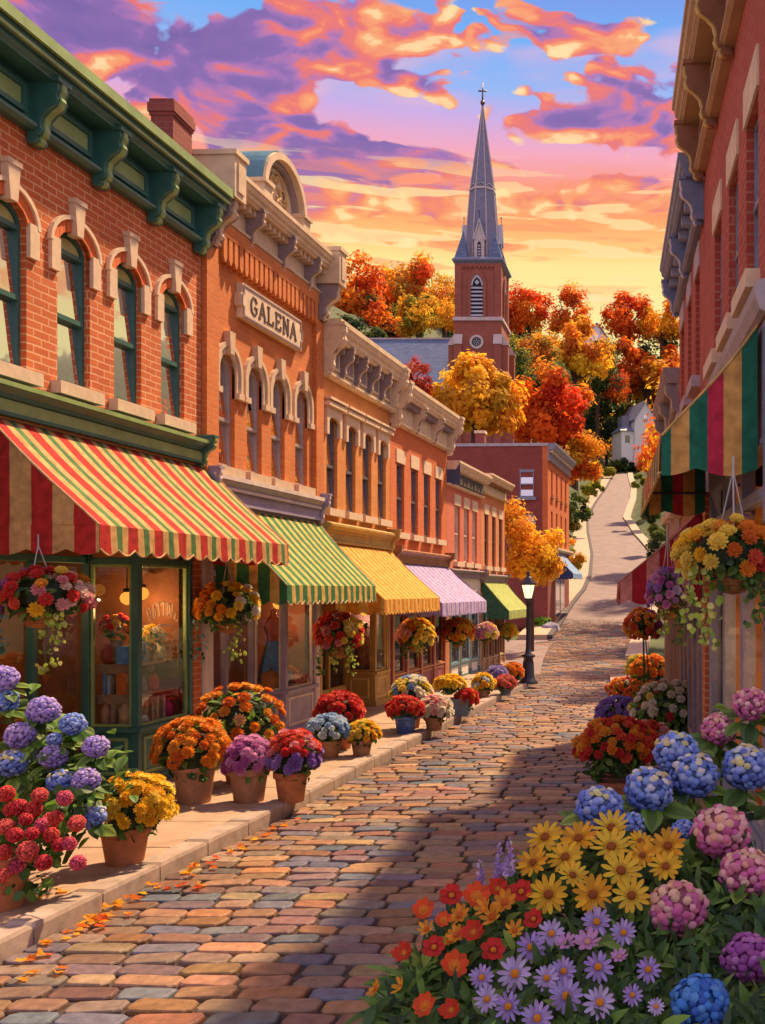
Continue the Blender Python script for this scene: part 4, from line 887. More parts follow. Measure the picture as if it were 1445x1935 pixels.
def pointed(w, zb, zsp, n=8):
    r = w*1.15; pts = []
    for k in range(n+1):
        a = pi-k/n*math.acos((r-w/2)/r) if True else 0
        pts.append((w/2*-1+r+r*cos(a), zsp+r*sin(a)))
    L_ = pts; Rr = [(-x, z) for x, z in pts[::-1]][1:]
    return [(-w/2, zb)]+L_+Rr+[(w/2, zb)]
def lancet(parent, w, zb, zsp, loc, rz, slats, grow=.28):
    m_ = MB(); a = pointed(w, zb, zsp); b = pointed(w+2*grow, zb, zsp); m_.band(b, a, -.2, .0)
    wn = m_.build('belfry_window', BRC if slats > 5 else CST, parent, False, loc, (0, 0, rz))
    m_ = MB(); m_.add([(p[0], -.02, p[1]) for p in a], [tuple(range(len(a)))]); m_.build('opening', DARK, wn)
    m_ = MB(); n = slats; hh = zsp-zb
    for i in range(n):
        z = zb+hh*(i+.15)/n; m_.add([(-w/2,-.16,z),(w/2,-.16,z),(w/2,-.05,z+hh/n*.55),(-w/2,-.05,z+hh/n*.55)], [(0,1,2,3)])
    m_.band(pointed(w*.98, zsp, zsp), pointed(w*.72, zsp, zsp), -.14, -.04)
    m_.add([(x_, -.13, z_) for x_, z_ in [(-.2*w,zsp+.25*w),(0,zsp+.05*w),(.2*w,zsp+.25*w),(0,zsp+.5*w)]], [(0,1,2,3)])
    m_.build('louvres', LOUV, wn); return wn
lancet(ch, 1.15, zs+.15, Z(540), (-.1, 0, 0), 0, 8); lancet(ch, 1.15, zs+.15, Z(540), (hw, dp/2, 0), pi/2, 8)
m_ = MB(); m_.lathe([(.44,0),(.44,.14),(.66,.14),(.66,0)], n=28); rw = m_.build('round_window', CST, ch, False, (-.12, -.16, Z(647)), (pi/2, 0, 0))
m_ = MB(); m_.lathe([(0,.03),(.45,.03)], n=28); m_.build('pane', PANE, rw)
m_ = MB()
for k in range(6): m_.tube([(.22*cos(k*pi/3)+.13*cos(t*pi/6), .22*sin(k*pi/3)+.13*sin(t*pi/6), .06) for t in range(13)], .025, 5)
m_.build('tracery', LOUV, rw)
sc_y = dp/2; zsb, zap, zbd = ze+.28, Z(203, 102.5), Z(362, 102.5)
m_ = MB()
def octo(r, z): return [(r*cos(pi/8+k*pi/4), sc_y+r*sin(pi/8+k*pi/4), z) for k in range(8)]
rb = 1.22
rings = octo(1.86, zsb)+octo(1.72, zsb+1.0)+octo(rb, zbd)+octo(.07, zap)
m_.add(rings, [(a*8+i, a*8+(i+1) % 8, (a+1)*8+(i+1) % 8, (a+1)*8+i) for a in range(3) for i in range(8)]+[tuple(range(24, 32))]); m_.build('spire', SLATEG, ch)
m_ = MB()
for k in range(8):
    p = [Vector(q[k]) for q in (octo(1.87, zsb), octo(1.74, zsb+1.0), octo(rb+.01, zbd), octo(.08, zap))]; m_.tube(p, [.06,.06,.055,.03], 5)
r1_, r2_ = octo(rb+.1, zbd-.12), octo(rb+.08, zbd+.1); m_.add(r1_+r2_, [(i, (i+1) % 8, 8+(i+1) % 8, 8+i) for i in range(8)])
for k in range(8):
    a, b = Vector(octo(rb+.03, zbd)[k]), Vector(octo(rb+.03, zbd)[(k+1) % 8]); m_.tube([a.lerp(b, t/6)+Vector((0,0,.12+.32*sin(pi*t/6))) for t in range(7)], .035, 5)
m_.build('spire_rib', CST, ch)
for sx in (-1, 1):
    for yy in (.42, dp-.42):
        m_ = MB(); x_ = sx*(hw-.45); zb = ze+.2; r_ = .62
        m_.add([(x_-r_,yy-r_*.95,zb),(x_+r_,yy-r_*.95,zb),(x_+r_,yy+r_*.95,zb),(x_-r_,yy+r_*.95,zb),(x_*.9,yy,zb+2.75)], [(0,1,4),(1,2,4),(2,3,4),(3,0,4),(3,2,1,0)])
        m_.build('corner_pinnacle', SLATE, ch)
for k, (px_, py_) in enumerate(((0,-1),(1,0),(0,1),(-1,0))):
    m_ = MB(); h = 1.95; w = .95; zb = 0
    m_.box(-w/2, w/2, -.75, .6, zb, h); m_.ext([(-w/2,h),(w/2,h),(0,h+1.75)], -.75, .8, 'y')
    dm = m_.build('dormer', SLATE if k % 2 else CST, ch, False, (px_*1.1, sc_y+py_*(1.2 if k % 2 == 0 else 0), ze+.3), (0, 0, k*pi/2))
    m_ = MB(); m_.band([(-w/2-.16,h-.12),(0,h+1.95),(w/2+.16,h-.12)], [(-w/2-.02,h-.12),(0,h+1.62),(w/2+.02,h-.12)], -.86, .8); m_.build('dormer_roof', LOUV, dm)
    m_ = MB(); a = pointed(.36, .25, 1.35); m_.add([(p[0], -.765, p[1]) for p in a], [tuple(range(len(a)))]); m_.m = 1
    for i in range(4): m_.box(-.12, .12, -.79, -.766, .35+.28*i, .50+.28*i)
    m_.build('louvre_light', [DARK, LOUV], dm)
    m_ = MB(); m_.tube([(0,-.7,h+1.9),(0,-.7,h+2.6)], .03, 5); m_.lathe([(.0,-.1),(.09,0),(.0,.1)], (0,-.7,h+2.62), 8); m_.build('finial', DARK, dm)
m_ = MB(); m_.tube([(0,sc_y,zap-.3),(0,sc_y,zap+.45)], .09, 8); m_.lathe([(.02,-.24),(.17,-.17),(.24,0),(.17,.17),(.02,.24)], (0,sc_y,zap+.45), 12)
m_.tube([(0,sc_y,zap+.6),(0,sc_y,Z(157, 102.5))], [.09,.05], 6); m_.tube([(-.42,sc_y,Z(172,102.5)),(.42,sc_y,Z(172,102.5))], .075, 6)
m_.build('cross', M('dark_gilt_metal', (.16,.10,.09), .4, metal=.6), ch, True)
xa, xb = -29.9-cx0, -hw-.16; ya, yb = 2.0, 14.0; zr, zl = 28.6-z0c, 22.3-z0c; ym = (ya+yb)/2
m_ = MB(); m_.box(xa, xb, ya+.5, yb-.5, 0, zl+.2); m_.ext([(ya+.5,zl+.2),(yb-.5,zl+.2),(ym,zr-.25)], xa, xa+.3, 'x'); m_.build('nave', BRC, ch)
m_ = MB(); m_.ext([(ya,zl),(ym,zr),(yb,zl),(yb,zl-.15),(ym,zr-.18),(ya,zl-.15)], xa-.2, xb, 'x'); m_.m = 1; m_.box(xa-.22, xb, ym-.12, ym+.12, zr-.05, zr+.12); m_.build('nave_roof', [SLATE, CST], ch)
# ------------------------------------------------------------ houses on the hill
WALLW = M('white_clapboard', (.82,.82,.84), .7, .08, 3.0, .1); ROOFB = M('grey_shingle', (.20,.21,.30), .8, .2, 3.0, .2)
def house(label, loc, rz, w, d, h, pitch, wing=None):
    t = thing('house', label, 'house', loc, rz); m_ = MB()
    m_.ext([(-w/2,-4),(w/2,-4),(w/2,h),(0,h+pitch),(-w/2,h)], 0, d, 'y'); m_.build('wall', WALLW, t)
    m_ = MB(); o = .35; m_.band([(-w/2-o,h-o*pitch/(w/2)),(0,h+pitch+.02),(w/2+o,h-o*pitch/(w/2))], [(-w/2-o,h-o*pitch/(w/2)+.22),(0,h+pitch+.28),(w/2+o,h-o*pitch/(w/2)+.22)], -.4, d+.4); m_.build('roof', ROOFB, t)
    m_ = MB(); m_.box(-.45,.45,-.06,-.001,h-.6,h+.8); wn = m_.build('window', WHITEP, t); m_ = MB(); m_.box(-.35,.35,-.08,-.061,h-.5,h+.7); m_.build('pane', PANE, wn)
    if wing:
        w2, d2, h2 = wing; m_ = MB(); m_.box(-w/2-w2, -w/2-.01, .8, d2, -4, h2); m_.build('side_wing', WALLW, t)
        m_ = MB(); m_.add([(-w/2-w2-.4,.4,h2),(-w/2,.4,h2),(-w/2,d2+.4,h2),(-w/2-w2-.4,d2+.4,h2),(-w/2-w2*.5,d2*.5,h2+1.7),(-w/2,d2*.5,h2+1.7)], [(0,1,5,4),(1,2,5),(2,3,4,5),(3,0,4),(0,3,2,1)]); m_.build('wing_roof', SLATEP, t)
        m_ = MB(); m_.box(-w/2-w2*.7, -w/2-w2*.3, .72, .799, h2-2.2, h2-.8); m_.build('wing_window', PANE, t)
        m_ = MB(); m_.box(-w/2-w2*.75, -w/2-.3, 2.0, 4.5, h2+.3, h2+3.0); m_.build('tower_bay', ROOFB, t)
    return t
p = P(1219, 843, 200); house('white gabled house with blue-grey wing roof, beside the top of the road', (p.x, 200, p.z), radians(22), 4.2, 8, 5.2, 3.2, (2.4, 6, 2.8))
p = P(1127, 660, 250); house('pale grey gabled house among the treetops on the ridge', (p.x, 250, p.z), radians(28), 5.6, 8, 3.0, 3.0)
# ------------------------------------------------------------ street lamp
g = G(998, 1291, .14); lp = thing('street_lamp', 'black cast-iron street lamp with lit lantern at the pavement corner', 'street lamp', (g.x, g.y, .135))
IRON = M('black_iron', (.018,.02,.04), .35, .2, 8, .1)
m_ = MB(); m_.lathe([(.30,0),(.30,.05),(.22,.12),(.19,.2),(.17,.62),(.14,.78),(.22,.82),(.22,.86),(.10,.92),(.075,1.1),(.06,2.45),(.09,2.5),(.10,2.56),(.05,2.6)], n=16); m_.build('post', IRON, lp, True)
m_ = MB(); m_.lathe([(.10,2.6),(.20,3.02),(.22,3.03),(.23,3.07),(.10,3.25),(.05,3.29),(.035,3.33),(.07,3.38),(.02,3.44)], n=6)
for k in range(6):
    m_.tube([(.10*cos(k*pi/3),.10*sin(k*pi/3),2.6),(.205*cos(k*pi/3),.205*sin(k*pi/3),3.03)], .012, 4)
ln = MB(); ln.lathe([(.02,3.02),(.215,3.025),(.235,3.05),(.235,3.075),(.12,3.24),(.05,3.29),(.035,3.33),(.065,3.38),(.02,3.45)], n=6); ln.lathe([(.02,2.56),(.11,2.565),(.12,2.61),(.02,2.62)], n=6)
for k in range(6): ln.tube([(.115*cos(k*pi/3),.115*sin(k*pi/3),2.6),(.205*cos(k*pi/3),.205*sin(k*pi/3),3.03)], .011, 4)
ln.build('lantern', IRON, lp)
m_ = MB(); m_.lathe([(.10,2.62),(.19,3.015)], n=6); m_.build('lantern_glass', LANTERN, lp)
# ------------------------------------------------------------ trees
BARK = M('bark', (.07,.035,.025), .9, .3, 6, .6)
def tree(name, label, px, py, Y, rpx, hpx, pal, n=2600, leaf=None, seed=0, group=None, zb=None, clumps=34, trunk=True, skew=0):
    r = random.Random(seed+int(px*7+py)); s = Y/F; rpx *= 1.12 if trunk else 1; hpx *= 1.1 if trunk else 1
    ctr = P(px, py, Y); rw, rh = rpx*s, hpx*s
    base = hill(ctr.x, Y)-.1 if zb is None else zb
    t = thing(name, label, 'bush' if 'bush' in name or 'hedge' in name else 'tree', (ctr.x, Y, base), 0, group); cz = ctr.z-base
    m_ = MB(); lf = leaf or max(.10, rw*.074); n = int(n*1.8)
    cl = []
    for i in range(clumps):
        d = rdir(r); k = r.uniform(.25, .94)**.55
        if d.z < -.55: d.z *= .5
        c = Vector((d.x*rw*k, d.y*rw*k*.9, cz+d.z*rh*k)); c.x += skew*(c.z-cz)
        cr = r.uniform(.20, .40)*(rw+rh)/2; col = r.choice(pal)
        cl.append((c, cr, vary(col, .18, r)))
    per = n//clumps
    for c, cr, col in cl:
        out = (c-Vector((0,0,cz))).normalized()
        for j in range(per):
            d = rdir(r); q = c+d*cr*(r.random()**.45)*Vector((1,1,.82)).length/1.7
            nn = (d+out*.6+Vector((0,0,.45))+rdir(r)*.8).normalized(); b = nn.orthogonal().normalized()
            b = (b*cos(j)+nn.cross(b)*sin(j)).normalized()
            k = r.uniform(.7, 1.35); m_.kite(q, b, nn, lf*1.5*k, lf*1.15*k, vary(col, .16, r))
    m_.build('crown', CROWN, t)
    if trunk:
        m_ = MB(); R0 = max(.08, rw*.085); top = cz+rh*.25
        m_.tube([(0,0,-.5),(r.uniform(-.1,.1)*rw*.3,0,max(.2,(cz-rh)*.6)),(0,0,cz-rh*.55),(skew*rh*.1,0,cz-rh*.1),(r.uniform(-.1,.1)*rw,0,top)], [R0*1.3,R0,R0*.85,R0*.55,R0*.15], 7)
        for i in range(8):
            a = 2*pi*i/8+r.random(); z0 = cz-rh*r.uniform(.2, .65); L = rw*r.uniform(.55, .85)
            p0 = Vector((0,0,z0)); p2 = Vector((cos(a)*L, sin(a)*L*.9, z0+rh*r.uniform(.35,.8))); p1 = p0.lerp(p2, .5)+Vector((0,0,-.08*rh))
            m_.tube([p0, p1, p2], [R0*.5, R0*.32, R0*.08], 5)
        m_.build('trunk', BARK, t)
    return t
OR = [(.80,.24,.02),(.74,.17,.02),(.84,.34,.03),(.62,.12,.02)]; YE = [(.86,.48,.03),(.90,.58,.05),(.80,.40,.03),(.70,.40,.04)]; RE = [(.70,.08,.02),(.78,.15,.02),(.58,.05,.02),(.82,.25,.03)]
OG = [(.66,.22,.03),(.74,.32,.03),(.30,.22,.04),(.52,.30,.04)]; GR = [(.07,.12,.04),(.10,.16,.04),(.05,.09,.05),(.16,.20,.04)]; YG = [(.30,.34,.05),(.44,.40,.05),(.22,.27,.05)]; RY = [(.66,.10,.02),(.78,.34,.03),(.80,.46,.04),(.62,.08,.02),(.72,.22,.02)]
tree('maple_tree', 'golden yellow tree in front of the church tower', 897, 762, 72, 80, 78, YE, 5200, seed=1, clumps=46, zb=5)
tree('maple_tree', 'fiery red tree with a yellow right side, behind the three-storey block', 1050, 785, 78, 74, 82, RE+OR[:3], 4600, seed=2, clumps=44)
tree('maple_tree', 'amber and yellow tree leaning over the hill road below the red one', 1092, 872, 80, 54, 66, RY+YE, 3800, seed=12, clumps=36, trunk=False)
tree('street_tree', 'small golden tree by the side street in front of the three-storey brick block', 1003, 1045, 47.5, 52, 92, YE, 4200, seed=3, clumps=30, leaf=.12, skew=-.16)
tree('maple_tree', 'dark red tree peeping over the cream-corniced roofs', 786, 720, 70, 32, 42, [(.42,.05,.02),(.36,.035,.02),(.50,.10,.02)], 1800, seed=4, zb=5)
tree('oak_tree', 'bright orange tree rising behind the pier of the named building', 668, 560, 140, 60, 75, OR, 3200, seed=5)
tree('oak_tree', 'tall orange and rust tree with a dark trunk over the nave roof', 762, 545, 150, 56, 66, OG+OR, 3200, seed=6)
tree('oak_tree', 'yellow-green tree low beside the nave roof', 790, 600, 132, 50, 44, YG+YE, 2200, seed=7)
tree('oak_tree', 'light orange tree touching the left side of the belfry', 842, 560, 145, 34, 44, OG+YE, 1700, seed=8)
tree('oak_tree', 'golden tree right against the left foot of the belfry', 838, 605, 128, 34, 36, YE, 1500, seed=9)
tree('oak_tree', 'rust-orange tree filling the gap left of the nave roof ridge', 700, 615, 138, 62, 40, OR+GR[:1], 2200, seed=10)
tree('oak_tree', 'red-orange tree immediately right of the belfry', 1000, 590, 170, 45, 52, RE+OR, 2600, seed=11)
tree('oak_tree', 'tall orange tree with a pointed top right of the church', 1072, 598, 185, 38, 58, OR, 2600, seed=13)
tree('oak_tree', 'large golden-orange tree in the middle of the hillside', 1085, 672, 150, 62, 62, YE+OG, 3800, seed=14)
tree('oak_tree', 'amber tree beside the slanting church buttress', 1010, 680, 140, 44, 48, OG, 2200, seed=15)
tree('oak_tree', 'red-topped tree on the skyline above the right of the road', 1188, 605, 230, 48, 55, OR+RE[:2], 2800, seed=16)
tree('oak_tree', 'yellow-orange tree on the skyline against the slate-blue cornice', 1250, 610, 225, 42, 54, YE+OR[:1], 2400, seed=17)
tree('oak_tree', 'big orange tree above the white gabled house', 1222, 700, 218, 72, 62, OR+YE[:2], 4200, seed=18)
tree('oak_tree', 'orange tree with red lower boughs left of the white gabled house', 1165, 735, 208, 30, 44, OR+RE, 1700, seed=28, trunk=False)
tree('maple_tree', 'red-orange roadside tree beneath the white gabled house', 1232, 862, 128, 28, 54, RE+OR, 2800, seed=19)
tree('oak_tree', 'dark green tree between the golden tree and the road top', 1128, 705, 205, 42, 62, GR, 2200, seed=20)
tree('oak_tree', 'bright green tree below the ridge house', 1146, 665, 215, 24, 26, YG, 1000, seed=21)
tree('oak_tree', 'dark blue-green tree behind the fiery red tree', 1030, 740, 120, 60, 50, GR, 2200, seed=22)
tree('oak_tree', 'deep green tree above the bend in the road', 1140, 805, 210, 44, 66, GR, 2600, seed=23, trunk=False)
tree('oak_tree', 'olive tree filling the slope under the big orange tree', 1200, 770, 230, 55, 40, GR+OG[2:], 2200, seed=24, trunk=False)
for a in ((655,640,122,60,36,'mossy green tree below the bright orange one'),(960,700,112,40,60,'dark green tree at the foot of the church tower'),(905,650,190,90,90,'dark green tree hidden behind the belfry'),(1255,690,228,44,60,'olive-green tree close behind the slate-blue cornice'),(730,610,160,70,50,'olive green tree on the slope behind the nave')):
    tree('oak_tree', a[5], a[0], a[1], a[2], a[3], a[4], GR+YG[:1], 2000, seed=a[0])
for i, (px, py, Y, r_, h_, pal, lab) in enumerate([(1084,1062,70,20,42,YG+YE[:1],'yellow-green bush beside the hill pavement'),(1090,965,88,24,40,GR,'dark green bush under the amber tree'),(1118,925,110,22,18,YG,'grassy green bush on the left bank of the hill road'),(1078,985,76,20,36,GR+OG[2:3],'brownish bush at the corner of the three-storey block'),
        (1236,965,96,22,44,GR,'dark bush on the right bank of the hill road'),(1204,912,118,14,18,YG,'light green bush at the road\'s inner bend'),(1250,1005,84,26,22,YG+GR,'pale green bush low on the right bank'),(1245,1040,74,26,50,GR,'dark hedge bush against the maroon awning'),(1240,905,116,26,36,GR,'green bush under the roadside tree'),
        (1172,880,200,26,18,GR,'dark bush closing the top of the road'),(1150,893,180,14,12,YG,'small light bush at the top left of the road'),
        (1025,1178,58,17,15,[(.20,.42,.05),(.28,.50,.07)],'vivid green rounded shrub by the lamp'),(985,1190,57.5,22,16,[(.35,.13,.06),(.28,.10,.05)],'reddish brown hedge shrub behind the lamp post'),(1052,1128,64,12,16,YG+GR,'olive shrub under the blue awning')]):
    tree('bush', lab, px, py, Y, r_, h_, pal, 1300, seed=40+i, clumps=18, trunk=False, leaf=max(.09, r_*Y/F*.13))
bo = thing('boulder', 'rounded grey boulder at the foot of the three-storey block', 'boulder', G(1047, 1180, .5)); bo.location = (-193*58/F-.1, 57, .5)
m_ = MB(); rr = random.Random(2); m_.lathe([(.05,-.2),(.5,0),(.58,.3),(.42,.62),(.15,.75)], n=9); m_.v = [(x+rr.uniform(-.08,.08), y+rr.uniform(-.08,.08), z+rr.uniform(-.05,.05)) for x, y, z in m_.v]; m_.build('stone', M('boulder_stone', (.26,.24,.32), .9, .3, 3, .4), bo)
for px, Y, h, w, pal, lab in ((1375,37,15,1.8,OR,'orange tree behind the low taupe shop'),(1350,44,15,2.2,YE,'yellow tree behind the right-hand row'),(1335,53,15.5,2.4,OR,'tall orange tree beyond the right-hand shops'),(1315,63,15,2.6,RE,'red tree beyond the right-hand shops'),(1308,74,15,2.8,YE,'golden tree on the right-hand bank'),(1300,88,15,3.2,OR,'orange tree higher up the right-hand bank')):
    tree('street_tree', lab, px, HY-(h*.62+zg(Y)-ZC)*F/Y, Y, w*F/Y, h*.27*F/Y, pal, 1500, seed=int(Y))
# far wooded ridge: a mass nobody could count
m_ = MB(); rr = random.Random(9)
for i in range(5200):
    Y = rr.uniform(235, 300); X = rr.uniform(-80, 24)*Y/230; z = hill(X, Y)+rr.uniform(0, 13); nn = (rdir(rr)+Vector((0,-.3,.6))).normalized(); col = rr.choice(OR+YE+GR+GR)
    b = nn.orthogonal().normalized()
    m_.kite(Vector((X,Y,z)), b, nn, 2.2, 1.9, vary(col, .2, rr))
struct('distant_wood', m_, CROWN, 'stuff')
# ------------------------------------------------------------ flowers and pots
def pom_mesh(cols, seed, petals=(6,10,13), name='blossom'):
    """rounded rosette of unit radius looking along +z"""
    r = random.Random(seed); m_ = MB(); c0 = r.choice(cols)
    m_.lathe([(.62,-.3),(.62,.1),(.4,.36),(.02,.46)], n=10, c=vary(tuple(v*.8 for v in c0), .1, r))
    for k, (n, el, L) in enumerate(zip(petals, (1.0,.55,.08), (.68,.88,1.0))):
        for i in range(n):
            a = 2*pi*(i+.5*k)/n+r.uniform(-.15,.15); d = Vector((cos(a)*cos(el), sin(a)*cos(el), sin(el))); nn = Vector((-cos(a)*sin(el), -sin(a)*sin(el), cos(el)))
            b = d.cross(nn); o = Vector((0,0,-.02))+Vector((cos(a),sin(a),0))*.1; w = max(.34, L*4.2/n)
            pc = vary(c0, .16, r)
            pts = [o, o+d*L*.5+b*w*.5+nn*.06, o+d*L*.88+b*w*.5+nn*.10, o+d*L*1.0+nn*.02, o+d*L*.88-b*w*.5+nn*.10, o+d*L*.5-b*w*.5+nn*.06, o+d*L*.6-nn*.03]
            m_.add(pts, [(0,1,6),(1,2,6),(2,3,6),(3,4,6),(4,5,6),(5,0,6)], pc)
    return m_.mesh(name, PETAL, True)
def hyd_mesh(cols, seed, tip=None):
    """hydrangea head: sphere packed with rounded cupped petals, unit radius"""
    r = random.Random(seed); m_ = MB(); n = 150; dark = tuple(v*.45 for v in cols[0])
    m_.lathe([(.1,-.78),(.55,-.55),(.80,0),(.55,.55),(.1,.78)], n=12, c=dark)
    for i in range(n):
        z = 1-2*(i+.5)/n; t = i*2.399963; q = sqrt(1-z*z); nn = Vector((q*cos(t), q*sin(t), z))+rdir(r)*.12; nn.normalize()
        base = cols[2] if nn.z < -.1 and r.random() < .6 else r.choice(cols)  # low petals lean to a mostly darker tone: painted shade plus natural variation
        if tip and nn.z > .25 and r.random() < (nn.z-.1)*.75: base = r.choice(tip)  # paler petals gather on top: light put into the colour
        a = nn.orthogonal().normalized(); b = nn.cross(a); s = r.uniform(.135,.185); h = r.uniform(.84,.98); th0 = r.uniform(0, 6.28); nn2 = (nn+rdir(r)*.35).normalized(); a = nn2.orthogonal().normalized(); b = nn2.cross(a)
        c = vary(base, .14, r); vs = [nn*h+nn2*.035]
        for k in range(7):
            th = th0+k*2*pi/7; rr_ = s*(1+.16*cos(th-th0)); vs.append(nn*(h-.01)+(a*cos(th)+b*sin(th))*rr_*.62+nn2*.03)
        for k in range(7):
            th = th0+k*2*pi/7; rr_ = s*(1+.18*cos(th-th0)); vs.append(nn*(h-.05)+(a*cos(th)+b*sin(th))*rr_-nn2*.015)
        m_.add(vs, [(0,1+k,1+(k+1) % 7) for k in range(7)]+[(1+k,8+k,8+(k+1) % 7,1+(k+1) % 7) for k in range(7)], c)
    return m_.mesh('flower_head', PETAL, True)
def daisy_meshes(n, col, ccol, seed, wide=.30, cup=.1, base=None):
    r = random.Random(seed); m_ = MB()
    for i in range(n):
        a = 2*pi*i/n+r.uniform(-.09,.09); d = Vector((cos(a), sin(a), 0)); b = Vector((-sin(a), cos(a), 0)); L = r.uniform(.88,1.04); pc = vary(col, .2, r); bc = base or tuple(v*.8 for v in col); bend = cup+r.uniform(-.16,.14); tw = r.uniform(-.05,.05)
        rows = [(.12,.35),(.4,.8),(.7,1),(.9,.72),(1,.2)]; vs = []
        for t, w in rows: vs += [d*(L*t)+b*(wide*w*.5)+Vector((0,0,bend*t*t+tw*w+.03)), d*(L*t)+Vector((0,0,bend*t*t-.02)), d*(L*t)-b*(wide*w*.5)+Vector((0,0,bend*t*t-tw*w+.03))]
        for k in range(4): m_.add([vs[3*k],vs[3*k+1],vs[3*k+4],vs[3*k+3],vs[3*k+2],vs[3*k+5]], [(0,1,2,3),(1,4,5,2)], bc if k == 0 else pc)
    pm = m_.mesh('petals', PETAL, True); m_ = MB(); m_.lathe([(.16,-.02),(.235,.03),(.21,.11),(.12,.15),(.01,.155)], n=12, c=ccol)
    for i in range(26):
        z = i/26; q = .22*sqrt(z); t = i*2.4; m_.add([(q*cos(t)+x_*.022, q*sin(t)+y_*.022, .165-.10*z*z+zz) for x_, y_, zz in ((-1,-1,0),(1,-1,0),(0,1,0),(0,0,.03))], [(0,1,3),(1,2,3),(2,0,3)], vary(ccol, .25, r))
    return pm, m_.mesh('disc', PETAL, True)
def face_rot(d): return Vector(d).to_track_quat('Z', 'Y').to_euler()
LG = [(.07,.16,.03),(.10,.22,.035),(.05,.12,.035),(.15,.27,.045),(.04,.10,.045)]; LB = [(.16,.30,.05),(.24,.38,.06),(.11,.24,.04)]
POT = M('terracotta', (.42,.15,.06), .75, .25, 7, .25); POT2 = M('weathered_terracotta', (.38,.19,.10), .8, .25, 7, .25); BLUEPOT = M('blue_glazed', (.06,.13,.38), .25, .15, 6, .05); WOODP = M('planter_wood', (.26,.09,.04), .75, .3, 8, .3, stretch=(1,1,5)); WICK = M('woven_basket', (.34,.14,.045), .8, .4, 14, .8, stretch=(1,1,6)); SLATEPOT = M('slate_planter', (.14,.19,.24), .7, .2, 6, .2); SOIL = M('soil', (.035,.022,.018), .95, .4, 20, .5)
_pc = {}
def poms(cols):
    key = tuple(cols)
    if key not in _pc: _pc[key] = [pom_mesh([c], 11*i+j) for i, c in enumerate(cols) for j in range(2)]
    return _pc[key]
def pot_part(root, r, h, mat, z0=0.0):
    m_ = MB(); m_.lathe([(r*.70,0),(r*.74,.02*h),(r*.93,h*.76),(r*.94,h*.78),(r*1.05,h*.80),(r*1.07,h*.98),(r*1.03,h),(r*.93,h),(r*.90,h*.90)], (0,0,z0), 24); o = m_.build('pot', mat, root, True); bevel(o, .006, 1)
    m_ = MB(); m_.lathe([(r*.92,h*.88),(.01,h*.90)], (0,0,z0), 16); m_.build('soil', SOIL, root); return o
def foliage(root, ctr, rx, rz, n, L, cols, r, zmin=-.9, ry=None, dark=True):
    m_ = MB(); ry = ry or rx
    for i in range(n):
        d = rdir(r)
        if d.z < zmin: d.z = -d.z
        k = r.uniform(.55, .98); p = Vector((d.x*rx*k, d.y*ry*k, d.z*rz*k)); dr = (d*.8+rdir(r)*.8+Vector((0,0,-.15))).normalized(); nn = (d+Vector((0,0,.5))+rdir(r)*.5).normalized()
        q = r.uniform(.7, 1.3); m_.leaf(ctr+p-dr*L*.4, dr, nn, L*q, L*.62*q, vary(r.choice(cols), .2, r))
    return m_.build('foliage', LEAF, root)
def blooms(root, ctr, rx, rz, n, br, groups, r, zmin=-.25, ry=None, name='blossom', side=None):
    """groups: list of (meshes, weight or function of direction)"""
    ry = ry or rx; k = 0; i = 0; N = n
    while i < N:
        z = 1-(1-zmin)*(i+.5)/N; t = i*2.399963+r.uniform(-.25,.25); q = sqrt(max(0, 1-z*z)); d = Vector((q*cos(t), q*sin(t), z)); i += 1
        if d.y > .55 and d.z < .5: continue                   # the hidden back of the plant
        ms = side(d, r) if side else r.choice(groups); me = r.choice(ms)
        p = ctr+Vector((d.x*rx, d.y*ry, d.z*rz))*r.uniform(.92, 1.06)
        nn = (Vector((d.x/rx, d.y/ry, d.z/rz)).normalized()*.9+Vector((0,-.25,.25))+rdir(r)*.25).normalized()
        obj(name, me, root, p, face_rot(nn), br*r.uniform(.9, 1.3))
def potted(name, label, px, base, rpot, hpot, fpx, fpy, frx, fry, cols, n, brp, mat=POT, leafc=LG, sz=.13, seed=0, group=None, side=None, leaf_n=170, extra=0, zmin=-.3, leafk=.2, dy=0.0, cat='potted plant'):
    r = random.Random(seed+int(px)); g = G(px, base, sz); g.y += dy; s = g.y/F
    if dy: g.x = (px-HX)*s
    t = thing(name, label, cat, (g.x, g.y, sz), r.uniform(-.3,.3)*0, group)
    pot_part(t, rpot*s, hpot*s, mat)
    ctr = Vector(((fpx-px)*s, 0, (base-fpy)*s if not dy else ZC-(fpy-HY)*s-sz)); rx, rz = frx*s, fry*s
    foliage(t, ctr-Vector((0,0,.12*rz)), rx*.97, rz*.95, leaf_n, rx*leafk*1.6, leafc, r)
    m_ = MB(); m_.lathe([(rx*.25,-rz*.75),(rx*.7,-rz*.45),(rx*.80,0),(rx*.6,rz*.5),(rx*.1,rz*.72)], ctr, 12, c=(.02,.045,.018)); m_.build('dark_core', LEAF, t)  # solid dark core: shade inside the foliage put into its colour
    m_ = MB()
    for k in range(5): a = k*1.26; m_.tube([(0,0,hpot*s*.88),(ctr.x*.5+cos(a)*rx*.2,sin(a)*rx*.2,(hpot*s+ctr.z)/2),(ctr.x+cos(a)*rx*.45,sin(a)*rx*.45,ctr.z)], .008, 5, c=(.08,.14,.03))
    m_.build('stem', LEAF, t)
    blooms(t, ctr, rx, rz, n, brp*s, [poms([c]) for c in cols], r, zmin, side=side)
    return t
